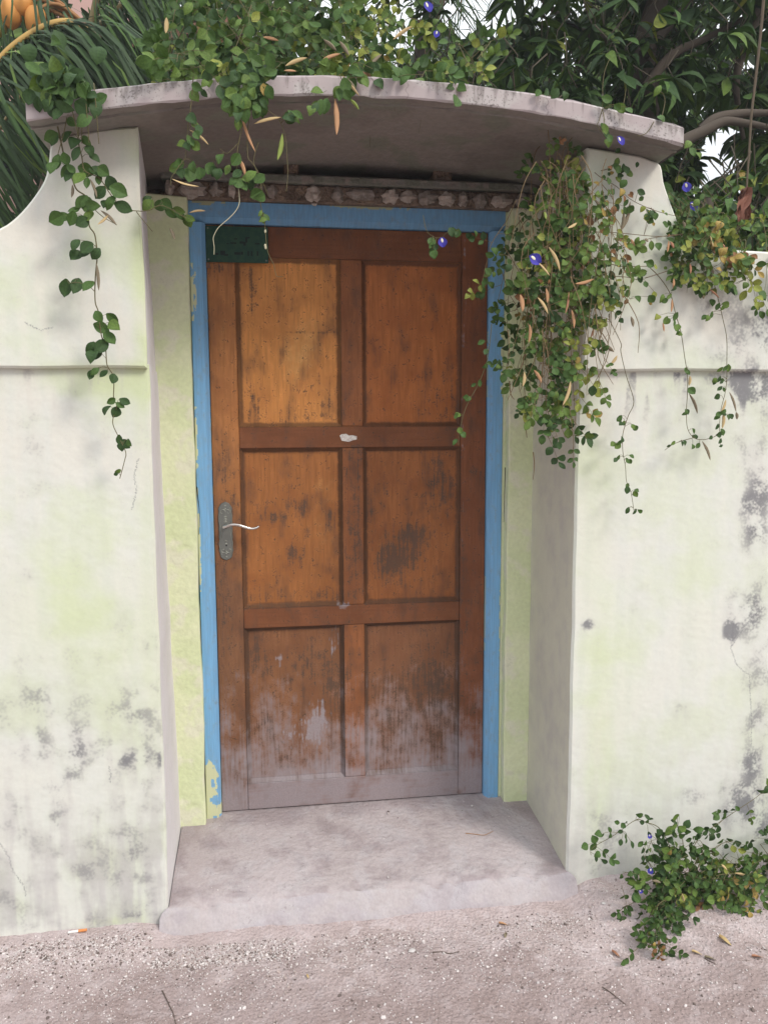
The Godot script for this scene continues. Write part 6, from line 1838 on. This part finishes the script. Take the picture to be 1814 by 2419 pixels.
	for i in 34:
		var x := rng.randf_range(0.93, 1.65)
		var a := Vector3(x, 2.03 + rng.randf_range(-0.02, 0.10), rng.randf_range(-0.3, 0.0))
		var drop := rng.randf_range(0.0, 0.06) + 0.07 * smoothstep(0.98, 1.25, x)
		strand(p, [a, a + Vector3(rng.randf_range(-0.06, 0.06), 0.04, 0.12), Vector3(x + rng.randf_range(-0.08, 0.06), 2.0 - drop * rng.randf_range(0.1, 0.8), 0.05 + rng.randf_range(0, 0.03)), Vector3(x + rng.randf_range(-0.09, 0.07), 2.0 - drop * 1.2, 0.04)], 0.024, 0.038, SUNNY if x < 1.2 else MIXED, 0.0013)
	for i in 20:
		var a := Vector3(rng.randf_range(0.89, 1.0), rng.randf_range(2.0, 2.22), rng.randf_range(-0.12, 0.03))
		strand(p, [a, a + Vector3(0.03, -0.05, 0.02), a + Vector3(rng.randf_range(-0.02, 0.08), -0.12, 0.03)], 0.022, 0.034, MIXED, 0.0012)
	for i in 26:
		var q := Vector3(rng.randf_range(0.96, 1.06), rng.randf_range(2.02, 2.08), rng.randf_range(0.0, 0.06))
		add_leaf(p, q, rng.randf_range(-1.5, 1.5), rng.randf_range(0.02, 0.034), 4 if rng.randf() < 0.6 else 3)
	pods = [Vector3(0.963,2.035,0.06), Vector3(0.971,2.001,0.06), Vector3(0.992,2.044,0.06), Vector3(1.003,2.013,0.06), Vector3(0.906,2.082,0.06), Vector3(0.912,2.064,0.06), Vector3(1.023,2.023,0.06), Vector3(1.041,2.01,0.06), Vector3(1.048,2.014,0.06), Vector3(1.039,2.001,0.06)]
	for i in range(0, pods.size(), 2): pod(p, pods[i], pods[i + 1], 0.010, ["grey", "straw", "grey", "rust", "tan"][i / 2])
	flower(p, [Vector3(0.918,2.182,0.05)][0], 0.027, 0.3)
	flower(p, [Vector3(0.939,2.128,0.05)][0], 0.027, 0.5)
	finish(p, VS)


func build_bush():
	var p := plant("pea_bush", "low butterfly pea bush sprawling on the sand against the right wall", "shrub", Vector3(0.98, 0.03, 0.14))
	var root := Vector3(0.97, 0.03, 0.11)
	var arms := [[Vector3(0.939,0.135,0.1), Vector3(0.886,0.238,0.1), Vector3(0.836,0.266,0.1), Vector3(0.801,0.276,0.1), Vector3(0.733,0.233,0.1), Vector3(0.665,0.198,0.1), Vector3(0.659,0.174,0.1)], [Vector3(0.951,0.181,0.12), Vector3(0.931,0.252,0.12), Vector3(0.929,0.286,0.12)], [Vector3(0.993,0.131,0.1), Vector3(1.008,0.189,0.1), Vector3(1.049,0.224,0.1), Vector3(1.102,0.259,0.1), Vector3(1.154,0.29,0.1), Vector3(1.21,0.324,0.1), Vector3(1.252,0.363,0.1)], [Vector3(0.851,0.103,0.15), Vector3(0.789,0.129,0.15), Vector3(0.74,0.141,0.15)], [Vector3(0.837,0.071,0.18), Vector3(0.77,0.06,0.18), Vector3(0.713,0.032,0.18)], [Vector3(0.817,0.064,0.22), Vector3(0.779,0,0.22), Vector3(0.743,-0.026,0.22)], [Vector3(0.833,0.079,0.22), Vector3(0.812,0.031,0.22), Vector3(0.8,-0.005,0.22), Vector3(0.784,-0.048,0.22)], [Vector3(0.997,0.097,0.14), Vector3(1.048,0.128,0.14), Vector3(1.095,0.109,0.14), Vector3(1.117,0.093,0.14)], [Vector3(1.044,0.099,0.15), Vector3(1.125,0.098,0.15), Vector3(1.162,0.081,0.15)], [Vector3(0.993,0.055,0.15), Vector3(1.064,0.048,0.15), Vector3(1.1,0.024,0.15)], [Vector3(0.922,0.113,0.12), Vector3(0.9,0.15,0.12), Vector3(0.849,0.207,0.12), Vector3(0.844,0.238,0.12)], [Vector3(1.006,0.141,0.12), Vector3(1.018,0.182,0.12), Vector3(1.007,0.204,0.12)], [Vector3(1.051,0.062,0.17), Vector3(1.123,0.037,0.17), Vector3(1.182,0.007,0.17)], [Vector3(1.007,0.123,0.12), Vector3(1.041,0.152,0.12), Vector3(1.058,0.164,0.12), Vector3(1.073,0.156,0.12)], [Vector3(1.024,0.139,0.12), Vector3(1.075,0.184,0.12), Vector3(1.118,0.191,0.12)], [Vector3(0.87,0.102,0.14), Vector3(0.827,0.161,0.14), Vector3(0.812,0.183,0.14)], [Vector3(0.951,0.079,0.16), Vector3(0.939,0.031,0.16), Vector3(0.937,0.007,0.16)], [Vector3(1.046,0.104,0.17), Vector3(1.045,0.041,0.17), Vector3(1.07,-0.031,0.17)], [Vector3(0.975,0.034,0.17), Vector3(1.003,-0.038,0.17), Vector3(1.019,-0.075,0.17)]]
	for i in arms.size():
		var a: Array = [root + Vector3(rng.randf_range(-0.06, 0.06), 0, 0)] + arms[i]
		strand(p, a, 0.024, 0.026, GREEN if i != 7 and i != 8 and i != 12 else SUNNY, 0.0016, 0.05, 0.62 if i in [0, 2, 17, 18] else 0.95)
	for i in 85:
		var q := Vector3(rng.randfn(0.94, 0.085), 0.03 + absf(rng.randfn(0.050, 0.045)), rng.randf_range(0.05, 0.20))
		var ang := rng.randf_range(-2.2, 2.2)
		pinnate(p, q, Vector3(sin(ang), -cos(ang) * 0.7, 0.5).normalized(), rng.randf_range(0.018, 0.028), GREEN if rng.randf() < 0.75 else MIXED)
	for i in 42:   # the trailing leg over the sand
		var f := rng.randf()
		var q := Vector3(lerpf(0.86, 0.715, f) + rng.randfn(0, 0.022), 0.03 + rng.randf() * 0.05 * (1.0 - f), lerpf(0.20, 0.36, f) + rng.randfn(0, 0.015))
		var ang := rng.randf_range(-2.4, 2.4)
		pinnate(p, q, Vector3(sin(ang), -cos(ang) * 0.3, 0.5).normalized(), rng.randf_range(0.014, 0.022), GREEN if f < 0.75 else [0.05, 0.2, 0.2, 0.1, 0.15, 0.3])
	for i in 45:
		var q := Vector3(rng.randf_range(1.03, 1.20), rng.randf_range(0.05, 0.14), rng.randf_range(0.06, 0.20))
		var ang := rng.randf_range(-2.0, 2.0)
		pinnate(p, q, Vector3(sin(ang), -cos(ang) * 0.7, 0.4).normalized(), rng.randf_range(0.018, 0.026), SUNNY)
	listed_leaves(p, [Vector3(0.918,0.292,0.14), Vector3(0.93,0.266,0.14), Vector3(0.898,0.275,0.14), Vector3(0.889,0.252,0.14), Vector3(0.913,0.26,0.14)], 0.028, [0.0, 0.3, 0.7], [[Vector3(0.925,0.257,0.13)][0]])
	listed_leaves(p, [Vector3(0.794,0.316,0.14), Vector3(0.811,0.315,0.14), Vector3(0.798,0.295,0.14), Vector3(0.815,0.297,0.14), Vector3(0.829,0.3,0.14), Vector3(0.734,0.265,0.14), Vector3(0.728,0.24,0.14), Vector3(0.745,0.244,0.14), Vector3(0.766,0.228,0.14), Vector3(0.752,0.25,0.14), Vector3(0.792,0.229,0.14), Vector3(0.804,0.232,0.14), Vector3(0.845,0.216,0.14), Vector3(0.858,0.258,0.14), Vector3(0.857,0.236,0.14), Vector3(0.832,0.246,0.14), Vector3(0.81,0.195,0.14), Vector3(0.828,0.175,0.14), Vector3(0.811,0.171,0.14), Vector3(0.84,0.181,0.14), Vector3(0.655,0.207,0.14), Vector3(0.661,0.183,0.14), Vector3(0.742,0.117,0.14), Vector3(0.767,0.11,0.14), Vector3(0.788,0.139,0.14), Vector3(0.762,0.134,0.14), Vector3(0.792,0.12,0.14)], 0.020, [0.6, 0.4], [Vector3(0.791,0.287,0.12), Vector3(0.826,0.278,0.12), Vector3(0.779,0.119,0.12), Vector3(0.828,0.209,0.12), Vector3(0.66,0.206,0.12), Vector3(0.751,0.253,0.12)])
	listed_leaves(p, [Vector3(1.027,0.226,0.12), Vector3(1.048,0.23,0.12), Vector3(1.067,0.216,0.12), Vector3(1.031,0.209,0.12), Vector3(1.079,0.191,0.12), Vector3(1.11,0.197,0.12), Vector3(1.136,0.182,0.12), Vector3(1.097,0.175,0.12), Vector3(1.158,0.173,0.12), Vector3(1.013,0.147,0.12), Vector3(1.051,0.161,0.12), Vector3(1.062,0.153,0.12), Vector3(1.134,0.294,0.12)], 0.022, [0.6, 0.4], [Vector3(1.044,0.209,0.11), Vector3(1.099,0.187,0.11), Vector3(1.047,0.146,0.11)])
	flower(p, [Vector3(0.813,0.261,0.17)][0], 0.014, 0.2)
	flower(p, [Vector3(0.815,0.156,0.18)][0], 0.018, -0.2)
	flower(p, [Vector3(0.755,0.133,0.24)][0], 0.013, 1.2)
	flower(p, [Vector3(1.027,0.108,0.19)][0], 0.011, 0.6)
	var pods := [Vector3(0.908,0.087,0.2), Vector3(0.914,0.038,0.2), Vector3(1.033,0.167,0.2), Vector3(1.052,0.148,0.2), Vector3(1.078,0.136,0.2), Vector3(1.124,0.118,0.2), Vector3(0.811,0.136,0.2), Vector3(0.839,0.126,0.2)]
	for i in range(0, pods.size(), 2): pod(p, pods[i], pods[i + 1], 0.010, ["straw", "straw", "straw", "grey"][i / 2])
	finish(p, VS)

	p = plant("pea_bush", "second small leafy bush cut off by the photo's right edge", "shrub", Vector3(1.30, 0.04, 0.10))
	for i in 110:
		var q := Vector3(rng.randfn(1.33, 0.07), 0.03 + absf(rng.randfn(0.07, 0.05)), rng.randf_range(0.03, 0.16))
		var ang := rng.randf_range(-2.0, 2.0)
		pinnate(p, q, Vector3(sin(ang), -cos(ang) * 0.7, 0.4).normalized(), rng.randf_range(0.018, 0.028), GREEN)
	for i in 6:
		tube(p.stem, local(p, smooth([Vector3(1.30 + 0.01 * i, 0.03, 0.08), Vector3(1.28 + 0.02 * i, 0.09, 0.09), Vector3(1.24 + 0.04 * i, 0.15, 0.08)], 3)), 0.0018, 0.001, 4)
	finish(p, VS)


func build_litter():
	# cigarette end at the foot of the left wall
	var c := [Vector3(-0.878,0.024,0.014)][0] as Vector3
	var t := thing("cigarette_butt", "cigarette butt with an orange filter lying at the left wall's foot", "cigarette butt", c + Vector3(0, 0.002, 0.004))
	var mb := MB.new()
	tube(mb, [Vector3(-0.030, 0, 0), Vector3(-0.028, 0, 0), Vector3(-0.001, 0.001, 0)], 0.0032, 0.0040, 10)
	put("paper_tube", mb, mat("cigarette_paper", lin(0.72, 0.69, 0.66), 0.85), t)
	mb = MB.new()
	tube(mb, [Vector3(-0.001, 0.001, 0), Vector3(0.022, 0.002, 0.001), Vector3(0.0225, 0.002, 0.001)], 0.0042, 0.0038, 10)
	put("filter", mb, mat("filter_orange", lin(0.60, 0.23, 0.08), 0.8), t)
	t.rotation.y = 0.06

	var g := "dry leaves fallen on the sand"
	var dl := [[[Vector3(0.375,0.03,0.129)][0], 0.030, 1.1, "pale curled dry leaf on the sand in front of the step's right half", "tan"], [[Vector3(0.362,0.03,0.19)][0], 0.022, -0.5, "dark narrow dry leaf just in front of the pale curled leaf", "grey"], [[Vector3(0.646,0.03,0.319)][0], 0.03, 0.4, "dry leaf between the step and the bush", "rust"], [[Vector3(0.98,0.02,0.32)][0], 0.045, 0.3, "yellow brown withered leaf on the sand below the bush", "straw"], [[Vector3(0.875,0.02,0.351)][0], 0.028, 0.9, "thin pale dry leaf on the sand left of the withered one", "straw"], [[Vector3(0.9,0.01,0.378)][0], 0.03, 1.0, "dark dry leaf lying lowest below the bush", "grey"], [[Vector3(-0.224,0.01,0.275)][0], 0.016, 0.2, "tiny pale dry leaf on the sand below the door", "straw"], [[Vector3(1.033,0.01,0.394)][0], 0.03, 1.3, "brown dry leaf on sand at the photo's right edge", "rust"]]
	for e in dl:
		var m := MB.new()
		var rows := []
		for i in 6:
			var f := i / 5.0
			var w := 0.2 * sin(PI * (0.06 + 0.88 * f))
			rows.append([Vector3(-w, 0.14 + 0.1 * sin(f * 4.0), f - 0.5), Vector3(0, 0.0 + 0.08 * f, f - 0.5), Vector3(w, 0.10 + 0.12 * cos(f * 3.0), f - 0.5)])
		for i in 5:
			for k in 2: m.face([rows[i][k], rows[i][k + 1], rows[i + 1][k + 1], rows[i + 1][k]], Vector3.UP)
		var o := put("dry_leaf", m, pod_mat(e[4]))
		tag(o, e[3], "leaf", g)
		var at: Vector3 = e[0]
		o.transform = Transform3D(Basis(Vector3.UP, e[2]).scaled_local(Vector3.ONE * e[1]), Vector3(at.x, ground_height(at.x, at.z) + 0.002, at.z))
	g = "twigs on the ground"
	var tw := [[[Vector3(0.346,0.093,-0.231), Vector3(0.376,0.093,-0.22), Vector3(0.405,0.093,-0.209), Vector3(0.43,0.093,-0.221), Vector3(0.445,0.093,-0.231)], 0.0016, "thin tan twig lying on the doorstep", 0.0], [[Vector3(0.134,0.016,0.234), Vector3(0.162,0.016,0.232), Vector3(0.187,0.016,0.24), Vector3(0.211,0.016,0.236)], 0.0018, "dark twig on the sand in front of the doorstep", 1.0], [[Vector3(-0.612,0.01,0.27), Vector3(-0.594,0.01,0.308), Vector3(-0.572,0.01,0.362), Vector3(-0.559,0.01,0.416)], 0.0015, "long thin root thread on the sand at the lower left", 1.0], [[Vector3(0.887,0.02,0.372), Vector3(0.893,0.02,0.384), Vector3(0.904,0.02,0.397)], 0.0018, "short dark twig below the bush", 1.0], [[Vector3(0.555,0.012,0.434), Vector3(0.577,0.012,0.473), Vector3(0.588,0.012,0.509)], 0.0015, "fine twig on the sand at the lower right", 1.0]]
	for e in tw:
		var m := MB.new()
		var pts := smooth(e[0], 4)
		var base: Vector3 = pts[0]
		var loc := []
		for q in pts: loc.append((q - base) * Vector3(1, 0, 1) + Vector3(0, (ground_height(q.x, q.z) if e[3] > 0 else q.y) + 0.002 - base.y, 0))
		tube(m, loc, e[1], e[1] * 0.5, 5)
		var o := put("twig", m, mat("twig_%d" % int(e[3]), lin(0.34, 0.20, 0.11) if e[3] == 0.0 else lin(0.10, 0.075, 0.06), 0.85))
		tag(o, e[2], "twig", g)
		o.position = base
	# coral chips
	g = "coral chips on the sand"
	var ch := [[[Vector3(0.078,0.01,0.213)][0], 0.011, "flat grey coral chip on sand in front of the doorstep"], [[Vector3(0.183,0.01,0.534)][0], 0.008, "small coral chip at the bottom edge of the photo"], [[Vector3(0.698,0.02,0.116)][0], 0.008, "pale coral chip left of the bush"]]
	for e in ch:
		var m := MB.new()
		blob(m, Vector3.ZERO, Vector3(e[1], e[1] * 0.35, e[1] * 0.75), 0.7, 6, 9, 41)
		var o := put("coral_chip", m, mat("coral_chip", lin(0.50, 0.47, 0.46), 0.9))
		tag(o, e[2], "stone", g)
		var at: Vector3 = e[0]
		o.position = Vector3(at.x, ground_height(at.x, at.z) + e[1] * 0.2, at.z)
